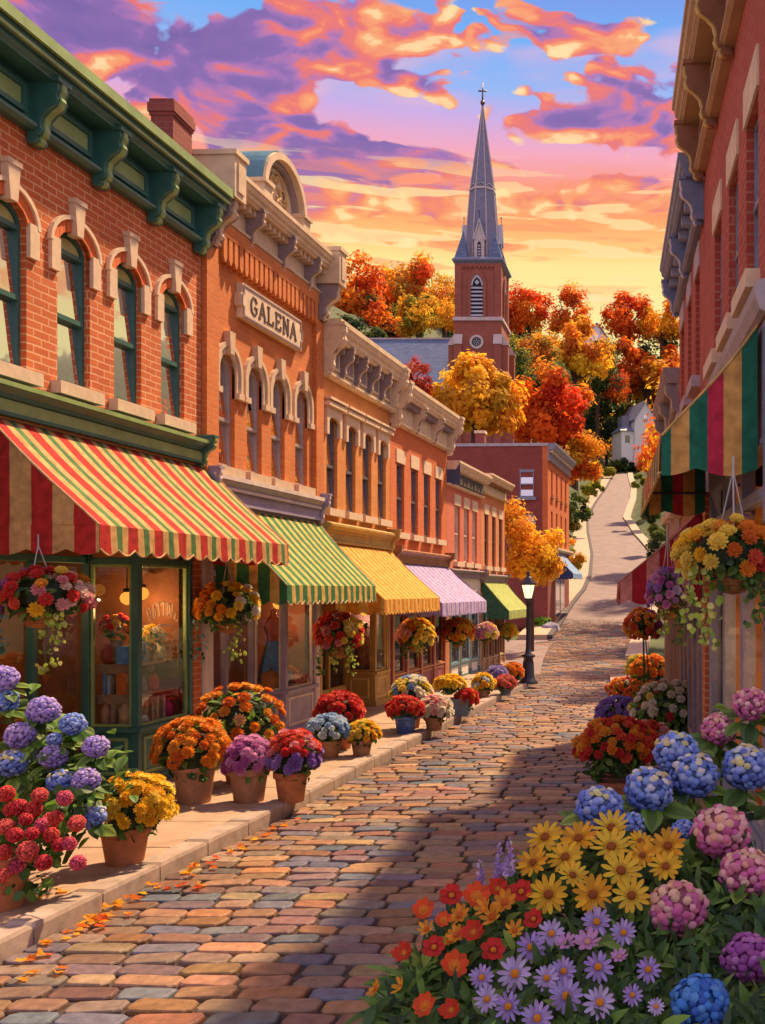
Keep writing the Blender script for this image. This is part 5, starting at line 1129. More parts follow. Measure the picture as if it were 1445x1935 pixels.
YEL = [(.88,.58,.03),(.86,.48,.02),(.90,.68,.10)]; ORA = [(.78,.26,.02),(.70,.17,.02),(.80,.36,.04)]; PNK = [(.62,.20,.48),(.70,.32,.58),(.50,.13,.42)]; VIO = [(.30,.17,.56),(.38,.24,.64),(.26,.12,.46)]; REDF = [(.66,.05,.04),(.56,.03,.03),(.74,.12,.06)]; BLW = [(.30,.48,.74),(.46,.62,.80),(.62,.72,.80)]; WHT = [(.80,.74,.58),(.84,.80,.70)]; PPK = [(.80,.42,.40),(.82,.60,.50),(.78,.30,.34)]; LEM = [(.84,.70,.16),(.80,.60,.10)]
potted('chrysanthemum_pot', 'golden yellow chrysanthemum in a terracotta pot at the kerb', 236, 1632, 44, 72, 255, 1525, 66, 62, YEL, 95, 10.5, seed=1, leafc=LG)
potted('chrysanthemum_pot', 'large orange chrysanthemum in a terracotta pot against the green bay', 367, 1517, 39, 78, 362, 1418, 66, 60, ORA, 95, 10, mat=POT2, seed=2)
potted('chrysanthemum_pot', 'pink-mauve chrysanthemum in a terracotta pot, middle of the nearest trio', 470, 1515, 36, 66, 474, 1438, 45, 44, PNK, 60, 9.5, mat=POT2, seed=3)
potted('flower_pot', 'violet and scarlet flowers in a terracotta pot, right of the pink-mauve one', 550, 1515, 31, 58, 556, 1432, 46, 50, VIO+REDF+PPK[2:], 72, 8.5, seed=4, side=lambda d, r: poms([r.choice(VIO if d.z < .25 else REDF+PPK[2:])]))
potted('flower_pot', 'tall leafy plant with loose orange and apricot flowers behind the trio of pots', 455, 1480, 34, 50, 452, 1362, 76, 68, ORA+[(.82,.50,.20)], 48, 10, mat=POT, seed=5, leafc=LG+LB, leaf_n=300, leafk=.16)
potted('flower_pot', 'bushy red geranium behind the pale blue pot', 642, 1415, 26, 40, 642, 1346, 43, 36, REDF, 62, 8.5, mat=POT, seed=6)
potted('flower_pot', 'pale blue flowers in a small terracotta pot beside the lilac shopfront', 622, 1432, 22, 34, 620, 1380, 37, 30, BLW, 56, 6.5, seed=7, mat=POT2)
potted('flower_pot', 'small pot of yellow flowers right of the pale blue ones', 683, 1428, 20, 30, 684, 1386, 32, 24, YEL[:2]+LEM, 46, 6, mat=POT2, seed=8)
potted('flower_pot', 'red flowers in a blue glazed pot', 766, 1386, 21, 34, 765, 1340, 32, 24, REDF, 44, 7, mat=BLUEPOT, seed=9)
potted('flower_pot', 'mixed lemon and white flowers rising behind the blue glazed pot', 778, 1376, 18, 34, 778, 1312, 36, 34, LEM+WHT+BLW[:1], 62, 6.5, mat=POT, seed=10)
potted('flower_pot', 'cream and pink flowers in a terracotta pot right of the blue glazed pot', 820, 1380, 18, 28, 822, 1342, 30, 27, PPK+WHT, 48, 7, mat=POT2, seed=11)
potted('flower_pot', 'yellow and white-blue flowers in a small tan tub before the white shopfront', 913, 1318, 13, 15, 913, 1294, 21, 20, YEL+BLW[2:], 44, 5, mat=POT2, seed=12)
potted('flower_pot', 'violet-blue flowers against the brown end shopfront', 940, 1302, 12, 15, 940, 1275, 18, 15, [(.34,.28,.60),(.42,.36,.66)], 40, 5, mat=SLATEPOT, seed=13)
potted('flower_pot', 'red-pink flowers at the front of the far cluster', 955, 1314, 12, 13, 955, 1292, 19, 15, [(.66,.12,.10),(.70,.22,.16)], 40, 5, mat=SLATEPOT, seed=14)
potted('flower_pot', 'orange mound of flowers nearest the street lamp', 967, 1296, 12, 13, 968, 1272, 20, 18, ORA, 44, 5, mat=POT, seed=15)
def box_planter(label, px, base, wpx, hpx, dpth, mat, plants, seed, sz=.13, dy=0, name='flower_box'):
    r = random.Random(seed); g = G(px, base, sz); g.y += dy; s = g.y/F; g.x = (px-HX)*s
    t = thing(name, label, 'planter', (g.x, g.y, sz)); w, h = wpx*s, hpx*s
    m_ = MB(); m_.add([(-w*.46,-dpth*.44,0),(w*.46,-dpth*.44,0),(w*.46,dpth*.44,0),(-w*.46,dpth*.44,0),(-w*.5,-dpth/2,h),(w*.5,-dpth/2,h),(w*.5,dpth/2,h),(-w*.5,dpth/2,h)], [(3,2,1,0),(0,1,5,4),(1,2,6,5),(2,3,7,6),(3,0,4,7)])
    m_.box(-w*.52, w*.52, -dpth*.53, -dpth*.45, h*.82, h*1.02); m_.box(-w*.52, w*.52, dpth*.45, dpth*.53, h*.82, h*1.02); m_.box(-w*.5, w*.5, -dpth*.449, dpth*.449, h*.8, h*.9); m_.build('box', mat, t)
    for fpx, fpy, frx, fry, cols, n, brp, ln in plants:
        Y2 = g.y; ctr = Vector(((fpx-px)*s, 0, ZC-(fpy-HY)*s-sz)); rx, rz = frx*s, fry*s
        foliage(t, ctr-Vector((0,0,.15*rz)), rx, rz, ln*2, rx*.22, LG+LB[:1], r, ry=max(dpth*.5, rx*.6))
        m_ = MB(); m_.lathe([(rx*.25,-rz*.8),(rx*.6,-rz*.4),(rx*.66,0),(rx*.5,rz*.4),(rx*.1,rz*.55)], ctr, 12, c=(.03,.065,.02)); ky = max(dpth*.5, rx*.6)/rx*.8; m_.v = [(x_, ctr.y+(y_-ctr.y)*ky, z_) for x_, y_, z_ in m_.v]; m_.build('dark_core', LEAF, t)  # dark core again, shade between the leaves painted as a colour
        blooms(t, ctr, rx, rz, n, brp*s, [poms([c]) for c in cols], r, -.2, ry=max(dpth*.5, rx*.6))
    return t
box_planter('slate flower box with yellow and red-orange blooms before the plum shopfront', 862, 1352, 52, 32, .5, SLATEPOT, [(850,1295,28,18,YEL,36,6,90),(881,1322,21,20,REDF+ORA[:1],36,6,80)], 21)
# ---- hanging baskets
VINE = [(.34,.46,.06),(.50,.58,.10),(.62,.64,.20),(.24,.38,.05)]
def hanging(label, px, py, Y, rx_, ry_, side, brp, n, seed, bpx=None, top=None, vines=(), leafc=LG, basket=True, group='hanging flower baskets'):
    r = random.Random(seed); s = Y/F; c = P(px, py, Y); rx, rz = rx_*s, ry_*s
    t = thing('hanging_basket', label, 'hanging basket', c, 0, group); bx = ((bpx or px)-px)*s; br = rx*.46
    m_ = MB(); m_.lathe([(br*.1,-rz*1.02),(br*.55,-rz*.95),(br*.92,-rz*.62),(br*1.04,-rz*.28),(br*1.08,-rz*.18),(br*.98,-rz*.18)], (bx,0,0), 20)
    for z in range(7):
        zz = -rz*(.25+.1*z); k = sqrt(max(.05, 1-((-zz/rz-.2)/.85)**2)); m_.lathe([(br*1.03*k,zz-rz*.03),(br*1.08*k,zz),(br*1.03*k,zz+rz*.03)], (bx,0,0), 20)
    m_.build('basket', WICK, t, True)
    zt = (py-(top or py-95))*s; m_ = MB()
    for k in range(3):
        a = k*2.094+.5; m_.tube([(bx+br*cos(a), br*sin(a), -rz*.18), (bx+br*.5*cos(a), br*.5*sin(a), zt*.45), (bx,0,zt)], .007, 5)
    m_.tube([(bx,0,zt-.05),(bx,0,zt+.12)], .01, 5); m_.build('chain', M('chain_metal', (.35,.33,.36), .4, metal=.5), t)
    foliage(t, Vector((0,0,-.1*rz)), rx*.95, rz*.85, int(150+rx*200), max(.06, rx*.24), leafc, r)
    m_ = MB(); m_.lathe([(rx*.3,-rz*.5),(rx*.72,-rz*.2),(rx*.72,.15*rz),(rx*.5,rz*.5),(rx*.1,rz*.6)], (0,0,0), 12, c=(.02,.045,.018)); m_.build('dark_core', LEAF, t)  # core coloured dark for the shade inside the basket's foliage
    blooms(t, Vector((0,0,0)), rx, rz*.95, n, brp*s, None, r, -.45, side=side)
    for vx, vl, cols, wid in vines:
        m_ = MB(); L = vl*s; x0 = (vx-px)*s; zz = -rz*.25; y0 = -rx*.55; pts = [(x0*.6,y0*.6,zz+.05),(x0,y0,zz)]
        for k in range(1, 9): pts.append((x0+.05*sin(k*1.7)*rx, y0-.02*k*rx*.3, zz-L*k/8))
        m_.tube(pts, .006, 4, c=(.10,.16,.03))
        for k in range(int(26*wid)):
            q = r.random()**.8; p = Vector((x0+r.gauss(0,.10)*rx*wid, y0+r.gauss(0,.07)*rx, zz-L*q)); d = (rdir(r)+Vector((0,-.2,-.9))).normalized(); sz = max(.045, rx*.15)*r.uniform(.7,1.2)
            m_.leaf(p, d, Vector((r.uniform(-.4,.4),-1,.3)).normalized(), sz, sz*.8, vary(r.choice(cols), .15, r))
        m_.build('trailing_vine', LEAF, t)
    return t
def by_x(stops):
    def f(d, r):
        x = d.x+r.uniform(-.25,.25)
        for lim, cols in stops:
            if x < lim: return poms([r.choice(cols)])
        return poms([r.choice(stops[-1][1])])
    return f
PURP = [(.40,.12,.40),(.50,.18,.46)]
GL = [(.14,.26,.28),(.20,.34,.38),(.09,.20,.14)]
hanging('hanging basket of purple, red and yellow flowers under the red striped awning', 84, 1128, 11.9, 78, 58, by_x([(-.45,PURP+PNK[2:]),(-.1,REDF+PNK[:1]),(.15,REDF+YEL[:1]),(.6,YEL+ORA[2:]),(2,REDF[:1]+PPK)]), 11, 60, 31, 72, 1030, ((22,95,GL,1.2),(115,120,VINE,1.5),(132,70,VINE,1)))
hanging('hanging basket of orange and yellow flowers between the two nearest shopfronts', 430, 1148, 17.0, 58, 48, by_x([(.05,ORA),(.45,ORA[:1]+YEL),(2,YEL+WHT)]), 8.5, 62, 32, 428, 1062, ((388,85,GL,1.2),(462,88,VINE,1.4)))
hanging('hanging basket of scarlet flowers over the mustard shopfront', 640, 1200, 21.6, 43, 44, by_x([(.3,REDF+PPK[2:]),(.6,REDF+YEL),(2,LEM+REDF[:1])]), 7.5, 64, 33, None, 1145, ((612,62,LG+VINE[:1],1.2),(640,55,VINE,1),(668,62,VINE,1.5)))
hanging('hanging basket of peach-orange and yellow flowers on the plum shopfront', 785, 1200, 27.0, 33, 31, by_x([(.1,ORA+PPK[:1]),(2,YEL+LEM)]), 6.5, 62, 34, None, 1155, ((770,34,LG,1.5),(795,30,VINE,1.5)))
hanging('hanging basket, a round orange ball of flowers before the white shopfront', 865, 1196, 32.4, 28, 27, by_x([(.3,ORA+REDF[2:]),(2,ORA+YEL)]), 6, 60, 35, None, 1160, ((862,26,LG,1.5),))
hanging('hanging basket of pink and yellow flowers, second from the far end', 919, 1196, 37.3, 20, 20, by_x([(.2,PPK+PNK[:1]),(2,PPK[:2]+LEM)]), 4.8, 56, 36, None, 1165, ((917,20,LG,1.4),))
hanging('hanging basket, a small yellow ball at the far corner of the shops', 960, 1194, 41.0, 17, 16, by_x([(2,LEM+YEL)]), 4.2, 54, 37, None, 1168, ((960,14,LG,1.2),))
hanging('large hanging basket of yellow, orange and red flowers on three chains, right foreground', 1380, 1050, 8.75, 98, 72, by_x([(-.35,YEL+LEM),(.1,ORA[2:]+YEL),(.4,ORA),(2,REDF+ORA[:2])]), 15, 60, 38, 1385, 890, ((1305,110,VINE,1.6),(1330,150,VINE,1.3),(1432,110,LG,1.4),(1420,60,LG,1)))
hanging('hanging basket of mauve and lilac flowers behind the big yellow one', 1262, 1122, 11.6, 42, 52, by_x([(.1,PNK+[(.40,.22,.52)]),(2,[(.62,.52,.72),(.46,.28,.58)])]), 7.5, 52, 39, None, 1010, ((1255,60,VINE,1.3),(1285,80,LG+VINE[:1],1.6)))
# ---- topiary ball on a stem
r = random.Random(77); g = G(1215, 1395, .12); s = g.y/F
t = thing('topiary', 'ball of orange and pink flowers on a thin stem, below the maroon awning', 'potted plant', g); pot_part(t, 14*s, 26*s, POT)
m_ = MB(); m_.tube([(0,0,20*s),(.02,0,130*s),(0,0,205*s)], .018, 6, c=(.05,.12,.04)); m_.tube([(.06,0,20*s),(.1,0,130*s),(.03,0,205*s)], .012, 6, c=(.05,.12,.04)); m_.build('stem', LEAF, t)
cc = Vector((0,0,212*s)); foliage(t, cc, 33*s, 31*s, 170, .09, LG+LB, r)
m_ = MB(); m_.lathe([(.02,-24*s),(20*s,-14*s),(27*s,0),(20*s,16*s),(.02,24*s)], cc, 12, c=(.02,.045,.018)); m_.build('dark_core', LEAF, t)  # ball's core, painted dark as the shade among its leaves
blooms(t, cc, 34*s, 32*s, 80, 5.6*s, None, r, -.7, side=by_x([(.35,ORA+REDF[2:]),(2,PNK[2:]+REDF[2:])]))
# ---- planters along the right-hand pavement
box_planter('wooden box of red and orange flowers spilling towards the road', 1172, 1515, 74, 42, .7, WOODP, [(1166,1416,76,58,REDF+ORA,95,9.5,260)], 51, .1)
box_planter('scarlet and pink geraniums in a wooden box beside the white roses', 1228, 1490, 44, 34, .45, WOODP, [(1226,1402,42,36,REDF+PPK,60,8,160)], 58, .1)
box_planter('blue-violet flowers in a low box behind the red and orange ones', 1166, 1400, 46, 24, .5, SLATEPOT, [(1166,1348,40,32,VIO+[(.30,.26,.62)],60,6,110)], 52, .1)
box_planter('wooden box of white and cream roses with a few red ones, below the brick pier', 1278, 1440, 90, 46, .45, WOODP, [(1268,1342,76,54,WHT+WHT+LEM[:1]+REDF[:1],52,8.5,260)], 53, .1)
box_planter('orange-red flowers in a dark box, farthest along the right kerb', 1180, 1350, 36, 20, .5, SLATEPOT, [(1180,1306,34,24,REDF[2:]+ORA,50,5,80)], 54, .1)
box_planter('rust-orange flowers massed against the lilac pilasters', 1228, 1395, 50, 26, .5, WOODP, [(1224,1328,48,42,ORA[:2]+OR[:1]+[(.40,.30,.04)],70,5.5,140)], 55, .1)
box_planter('blue and orange flower box at the foot of the topiary', 1232, 1350, 46, 24, .5, SLATEPOT, [(1240,1298,26,16,[(.08,.16,.52),(.12,.24,.62)],46,5,70),(1230,1268,38,28,ORA,60,5.8,110)], 56, .1)
box_planter('yellow-green leafy tub behind the orange flowers', 1208, 1345, 30, 20, .45, WOODP, [(1205,1268,22,30,[(.42,.44,.06),(.70,.56,.08)],30,5,160)], 57, .1)
# ------------------------------------------------------------ hydrangeas, left
HB = [(.26,.40,.86),(.36,.50,.90),(.20,.31,.78),(.50,.62,.90)]; HV = [(.48,.38,.82),(.60,.48,.86),(.40,.32,.78),(.70,.56,.86)]; HP = [(.84,.30,.48),(.90,.46,.56),(.68,.18,.46),(.92,.60,.60)]; HM = [(.46,.14,.46),(.56,.24,.56),(.38,.10,.42)]; CRT = [(.84,.80,.60),(.82,.78,.78),(.84,.76,.34)]; PEA = [(.86,.52,.36),(.86,.62,.44)]
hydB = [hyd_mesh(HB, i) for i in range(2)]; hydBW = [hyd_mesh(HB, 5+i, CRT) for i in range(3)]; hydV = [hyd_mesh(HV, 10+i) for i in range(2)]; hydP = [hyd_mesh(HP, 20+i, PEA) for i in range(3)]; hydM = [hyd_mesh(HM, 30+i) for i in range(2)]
def big_leaf(mb, p, d, L, r, cols, up=Vector((0,-.35,1))):
    nn = (up+rdir(r)*.35).normalized(); c = vary(r.choice(cols), .15, r); d = (d-nn*d.dot(nn)*.6).normalized(); b = d.cross(nn).normalized(); nn = b.cross(d)
    rows = [(0,.06),(.12,.5),(.3,.9),(.5,1),(.7,.82),(.87,.42),(1,.02)]; Wd = L*.58; vs = []
    for t, w in rows:
        q = p+d*(L*t)-nn*(L*.22*t*t); vs += [q+b*(Wd*w*.5)+nn*(.10*Wd*w), q+b*(Wd*w*.25)+nn*(.075*Wd*w), q, q-b*(Wd*w*.25)+nn*(.075*Wd*w), q-b*(Wd*w*.5)+nn*(.10*Wd*w)]
    dk = tuple(v*.62 for v in c)
    for k in range(6):
        o = 5*k
        mb.add([vs[o],vs[o+1],vs[o+6],vs[o+5],vs[o+2],vs[o+7],vs[o+3],vs[o+8],vs[o+4],vs[o+9]], [(0,1,2,3),(6,8,9,7)], c); mb.add([vs[o+1],vs[o+2],vs[o+7],vs[o+6],vs[o+3],vs[o+8]], [(0,1,2,3),(1,4,5,2)], dk)
def hyd_bush(label, base, heads, seed, leafL, Yf, nleaf=6, extra_leaves=0, region=None, cols=LG[:4]+LB+LB+[(.30,.42,.07)], pot=None):
    r = random.Random(seed); t = thing('hydrangea_bush', label, 'bush', base); b0 = Vector(base)
    lm = MB(); sm_ = MB(); pts = []
    for px, py, rp, ms in heads:
        Y = Yf(px, py)+r.uniform(-.08,.08); c = P(px, py, Y)-b0; R_ = rp*Y/F; pts.append((c, R_))
        o = obj('flower_head', r.choice(ms), t, c, (r.uniform(-.5,.1), r.uniform(-.3,.3), r.uniform(0, 6.28)), (R_, R_, R_*.9))
        st = Vector((c.x*.35, c.y*.3+.1, .1)); mid = c.lerp(st, .45)+Vector((0,.12,.05)); sm_.tube([st, mid, c-Vector((0,0,R_*.7))], [.014,.011,.008], 5, c=(.10,.18,.04))
        for k in range(nleaf):
            a = 2*pi*k/nleaf+r.uniform(-.4,.4); d = Vector((cos(a), sin(a)*.7-.25, r.uniform(-.35,.15))).normalized(); big_leaf(lm, c+Vector((0,.03,-R_*r.uniform(.4,1.0)))+d*R_*.45, d, leafL*r.uniform(.7,1.15), r, cols)
        for k in range(3): big_leaf(lm, mid+rdir(r)*.12, (rdir(r)+Vector((0,-.4,.1))).normalized(), leafL*r.uniform(.7,1.1), r, LG)
    for k in range(extra_leaves):
        c, R_ = r.choice(pts[:-1] if len(pts) > 9 else pts); q = c+Vector((max(-1.6, min(1.6, r.gauss(0,1)))*R_*1.2, r.uniform(.05,.4), -min(2, abs(r.gauss(0,1)))*R_*1.6-R_*.3)); big_leaf(lm, q, (rdir(r)+Vector((0,-.5,-.1))).normalized(), leafL*r.uniform(.6,1.05), r, LG if r.random() < .6 else LB)
    lm.build('foliage', LEAF, t, True); sm_.build('stem', LEAF, t); return t
lb = (-6.35, 10.9, .13)
hyd_bush('hydrangea bush with blue and lilac heads crowding the left edge of the pavement', lb,
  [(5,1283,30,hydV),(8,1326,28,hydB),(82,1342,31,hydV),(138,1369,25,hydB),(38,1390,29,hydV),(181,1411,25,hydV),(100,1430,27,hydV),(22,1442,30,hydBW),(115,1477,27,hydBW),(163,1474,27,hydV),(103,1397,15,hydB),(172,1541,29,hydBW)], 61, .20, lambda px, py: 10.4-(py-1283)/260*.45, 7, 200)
r = random.Random(5); g = Vector((-5.98, 9.55, .13)); s = g.y/F
t = thing('potted_geranium', 'red geranium in a big terracotta pot in the bottom left corner', 'potted plant', g); pot_part(t, .32, .50, POT)
gh = [hyd_mesh([c, tuple(v*.8 for v in c), tuple(min(1,v*1.2+.03) for v in c)], 90+i) for i, c in enumerate([(.68,.06,.05),(.74,.12,.10),(.62,.03,.05),(.70,.10,.20)])]
lm = MB()
for k, (px, py, rp) in enumerate([(12,1500,15),(75,1503,14),(35,1525,15),(122,1508,14),(62,1530,16),(95,1552,16),(48,1548,12),(80,1560,14),(105,1545,13),(145,1556,15),(112,1596,13),(130,1594,13),(96,1578,14),(52,1608,18),(82,1630,15),(30,1636,15),(8,1610,14),(12,1562,15),(28,1578,14),(147,1630,14),(20,1530,13),(5,1655,13),(60,1575,12)]):
    Y = 9.35+r.uniform(-.1,.12)+.2*(1600-py)/100; c = P(px, py, Y)-g; rr_ = rp*Y/F
    obj('flower_head', gh[k % 4], t, c, face_rot((r.uniform(-.3,.3), -.8, .6)), rr_*1.1)
    lm.tube([c*.35+Vector((0,.05,.3)), c*.75+Vector((0,.06,.05)), c-Vector((0,0,rr_*.3))], .007, 4, c=(.08,.15,.03))
for k in range(520):
    px, py = r.uniform(-60, 178), r.uniform(1490, 1690)
    if px > 90+max(0, (1640-py))*.6: continue
    c = P(px, py, 9.6+.2*(1600-py)/100+r.uniform(-.1,.3))-g; sz = r.uniform(.07,.13); lm.leaf(c, (rdir(r)+Vector((0,-.5,-.4))).normalized(), Vector((r.uniform(-.5,.5),-.8,.7)).normalized(), sz, sz*.9, vary(r.choice(LG+LB[:1]), .2, r))
lm.build('foliage', LEAF, t)
# ------------------------------------------------------------ flower bed, right foreground
def bedY(px, py): return 4.75+(1935-py)/375*1.75
def hydY(px, py): return 4.9+(1935-py)/610*2.7
mb = MB(); mb.add([(-1.9,3.6,.14),(1.2,3.6,.14),(1.2,8.2,.14),(-.55,8.2,.14),(-1.2,6.4,.14),(-1.7,5.2,.14)], [(0,1,2,3,4,5)]); mb.ext([(-1.95,3.55),(1.25,3.55),(1.25,8.25),(-.58,8.25),(-1.24,6.42),(-1.75,5.2)], -.05, .13, 'z'); struct('flower_bed', mb, SOIL)
def hb(X, Y): return (X, Y, .14)
hyd_bush('hydrangea bush with five large blue heads lightened to cream on top', hb(.25,7.4), [(1278,1422,47,hydBW),(1412,1450,50,hydBW),(1226,1492,50,hydBW),(1311,1465,50,hydBW),(1133,1527,49,hydBW),(1290,1572,27,hydB),(1195,1560,30,hydB)], 71, .27, lambda px, py: hydY(px, py)+.15, 6, 40)
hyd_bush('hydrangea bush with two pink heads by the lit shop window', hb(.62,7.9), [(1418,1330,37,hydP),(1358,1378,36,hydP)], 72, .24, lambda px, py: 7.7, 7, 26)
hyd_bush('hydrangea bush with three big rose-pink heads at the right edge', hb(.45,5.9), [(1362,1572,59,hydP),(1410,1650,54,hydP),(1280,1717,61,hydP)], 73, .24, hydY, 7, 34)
hyd_bush('hydrangea with a mauve-purple head at the lower right edge', hb(.5,5.3), [(1415,1812,56,hydM)], 74, .24, hydY, 8, 10)
hyd_bush('hydrangea with one bright blue head at the bottom right', hb(.25,4.95), [(1322,1900,62,[hyd_mesh([(.08,.30,.78),(.14,.40,.84),(.06,.20,.66)], 44)])], 75, .24, hydY, 8, 8)
BLADE = MB()
def bed_flower(name, label, cat, px, py, rp, meshes, seed, group, tilt=None, dz=0, Yadd=0.0, sc=1.0):
    sc *= 1.12 if cat == 'daisy' else 1
    r = random.Random(seed); Y = bedY(px, py)+Yadd+r.uniform(-.04,.04); c = P(px, py, Y); s = Y/F; b = Vector((c.x+r.uniform(-.06,.06), Y+.10+r.uniform(0,.1), .14)); t = thing(name, label, cat, b, 0, group)
    p, d = meshes; tl = Vector(tilt or (r.uniform(-.5,.5), -.8, r.uniform(.4,1.1))).normalized(); c2 = c-b; q = face_rot(tl); rs = rp*s*sc*1.1
    obj('petals', p, t, c2, q, rs); obj('disc', d, t, c2, q, rs)
    m_ = MB(); mid = c2*.55+Vector((r.uniform(-.05,.05),.04,0)); m_.tube([(0,0,0), mid, c2-tl*.06+Vector((0,.02,-.02)), c2-tl*rs*.05], [.008,.007,.006,.006], 5, c=(.10,.20,.035))
    for k in range(5):
        f = r.uniform(.55,.93); pp = c2*f; L = r.uniform(.10,.19); m_.leaf(pp, (rdir(r)+Vector((0,-.5,.35))).normalized(), Vector((r.uniform(-.5,.5),-.7,.7)).normalized(), L, L*.36, vary(r.choice(LG+LB[:2]), .2, r), .4)
    m_.build('stem', LEAF, t); return t
dzO = [daisy_meshes(n, c, (.42,.12,.02), 100+i, .27, cup) for i, (n, c, cup) in enumerate([(14,(.92,.54,.03),.10),(15,(.90,.46,.025),.22),(13,(.92,.62,.05),.30)])]
dzP = [daisy_meshes(n, c, (.84,.36,.02), 110+i, .25, .08) for i, (n, c) in enumerate([(15,(.52,.40,.84)),(14,(.62,.50,.86)),(13,(.46,.32,.78))])]
dzK = [daisy_meshes(9, (.62,.32,.62), (.78,.42,.30), 121, .42, .35)]
dzR = [daisy_meshes(n, c, (.80,.32,.03), 130+i, w, cup, b) for i, (n, c, w, cup, b) in enumerate([(7,(.62,.03,.02),.72,.15,(.42,.015,.01)),(11,(.66,.05,.02),.52,.5,(.6,.10,.02)),(9,(.72,.10,.02),.62,.35,(.80,.28,.03))])]
dzS = [daisy_meshes(n, c, (.66,.18,.02), 140+i, .45, cup, (.74,.20,.02)) for i, (n, c, cup) in enumerate([(9,(.80,.32,.02),.3),(7,(.82,.38,.03),.6)])]
def spot(i, n, lst):
    """say where a flower stands among its own kind, so the label finds one only"""
    px, py = lst[i][:2]; order = sorted(range(n), key=lambda k: lst[k][1]); row = order.index(i)*4//n; mates = sorted([k for k in order if order.index(k)*4//n == row], key=lambda k: lst[k][0]); j = mates.index(i)
    rows = ('top row', 'second row', 'third row', 'bottom row'); m = len(mates)
    col = ('left end' if j == 0 else 'right end' if j == m-1 else ('second from left', 'third from left', 'fourth from left', 'fifth from left', 'sixth from left')[j-1])
    return f'{col} of the {rows[row]}'
OD = [(1030,1582,31),(1093,1584,31),(1155,1564,30),(1068,1620,31),(1007,1630,27),(1155,1600,33),(1210,1590,22),(1262,1598,30),(1173,1645,33),(1258,1637,28),(1214,1616,22),(1082,1654,25),(1036,1690,32),(1120,1690,32),(1193,1692,30)]
for i, (px, py, rp) in enumerate(OD): bed_flower('daisy', f'golden-orange daisy, {spot(i, len(OD), OD)} of the orange daisies', 'daisy', px, py, rp, dzO[i % 3], 200+i, 'orange daisies in the bed', None if py < 1680 else (0,-.95,.35))
PD = [(1127,1742,27,0),(1042,1764,26,0),(1003,1790,28,0),(1178,1762,24,0),(973,1840,33,0),(1130,1827,28,0),(1065,1835,25,0),(1033,1848,24,0),(1225,1832,24,0),(910,1847,23,0),(920,1888,24,0),(960,1902,27,0),(1070,1882,32,0),(1133,1894,30,0),(1195,1880,20,0),(1015,1924,30,0),(1240,1902,16,0)]
for i, (px, py, rp, _) in enumerate(PD): bed_flower('aster', f'lavender aster with orange centre, {spot(i, len(PD), PD)} of the asters', 'aster', px, py, rp, dzP[i % 3], 300+i, 'lavender asters in the bed', (R.uniform(-.3,.3),-.9,.4))
for i, (px, py, rp, lab) in enumerate([(1110,1780,25,'larger pink-mauve cosmos'),(1070,1782,19,'smaller pink-mauve cosmos'),(1170,1808,16,'tiny pink cosmos above the bottom asters')]): bed_flower('cosmos', lab+' between the lavender asters', 'cosmos', px, py, rp, dzK[0], 340+i, 'pink cosmos', (0,-.5,.8))
RD_ = [(853,1692,21),(900,1695,25),(940,1680,20),(985,1685,22),(838,1739,15),(895,1762,22),(932,1795,22),(858,1825,25),(764,1801,20),(1008,1737,19),(803,1901,22),(853,1909,20),(820,1790,21),(800,1720,20)]
for i, (px, py, rp) in enumerate(RD_): bed_flower('zinnia', f'scarlet zinnia, {spot(i, len(RD_), RD_)} of the red flowers', 'zinnia', px, py, rp, dzR[(i*2) % 3], 400+i, 'scarlet zinnias in the bed', (R.uniform(-.4,.3),-.7,.6))
SO = [(868,1730,20),(915,1717,18),(953,1706,23),(930,1734,22),(862,1767,18),(972,1759,18),(848,1777,12),(806,1757,16),(709,1870,17),(757,1866,18)]
for i, (px, py, rp) in enumerate(SO): bed_flower('marigold', f'orange marigold, {spot(i, len(SO), SO)} of the marigolds', 'marigold', px, py, rp, dzS[i % 2], 440+i, 'orange marigolds in the bed', (R.uniform(-.5,.2),-.6,.7) if i < 8 else (-.6,-.3,.5))
for i, (px, py, hp, lab) in enumerate([(907,1655,60,'short lavender flower spike left of its taller neighbour'),(943,1628,72,'tall lavender flower spike with white tips'),(962,1618,70,'slender lavender flower spike beside the orange daisies')]):
    r = random.Random(500+i); Y = bedY(px, 1690)+.2; c = P(px, py, Y); b = Vector((c.x+.08, Y+.05, .14)); t = thing('lavender_spike', lab, 'lavender', b, 0); m_ = MB(); s = Y/F; top = c-b+Vector((0,0,hp*.45*s)); m_.tube([(0,0,0), top*.6, top], [.006,.005,.003], 4, c=(.10,.20,.05)); 
    for k in range(5): m_.leaf(top*r.uniform(.5,.8), (rdir(r)+Vector((0,-.3,.6))).normalized(), Vector((0,-1,.3)), .10, .02, vary(LB[0], .2, r))
    m_.build('stem', LEAF, t); m_ = MB()
    for k in range(34):
        f = k/34; p_ = top-Vector((0,0,hp*s*f)); d = rdir(r); d.z = abs(d.z)*.4; m_.leaf(p_, (d+Vector((0,-.3,.2))).normalized(), Vector((0,-.8,.6)), .034*(.5+f), .026*(.5+f), vary(r.choice([(.46,.32,.66),(.36,.26,.60),(.66,.54,.76)]), .15, r))
    m_.build('florets', PETAL, t)
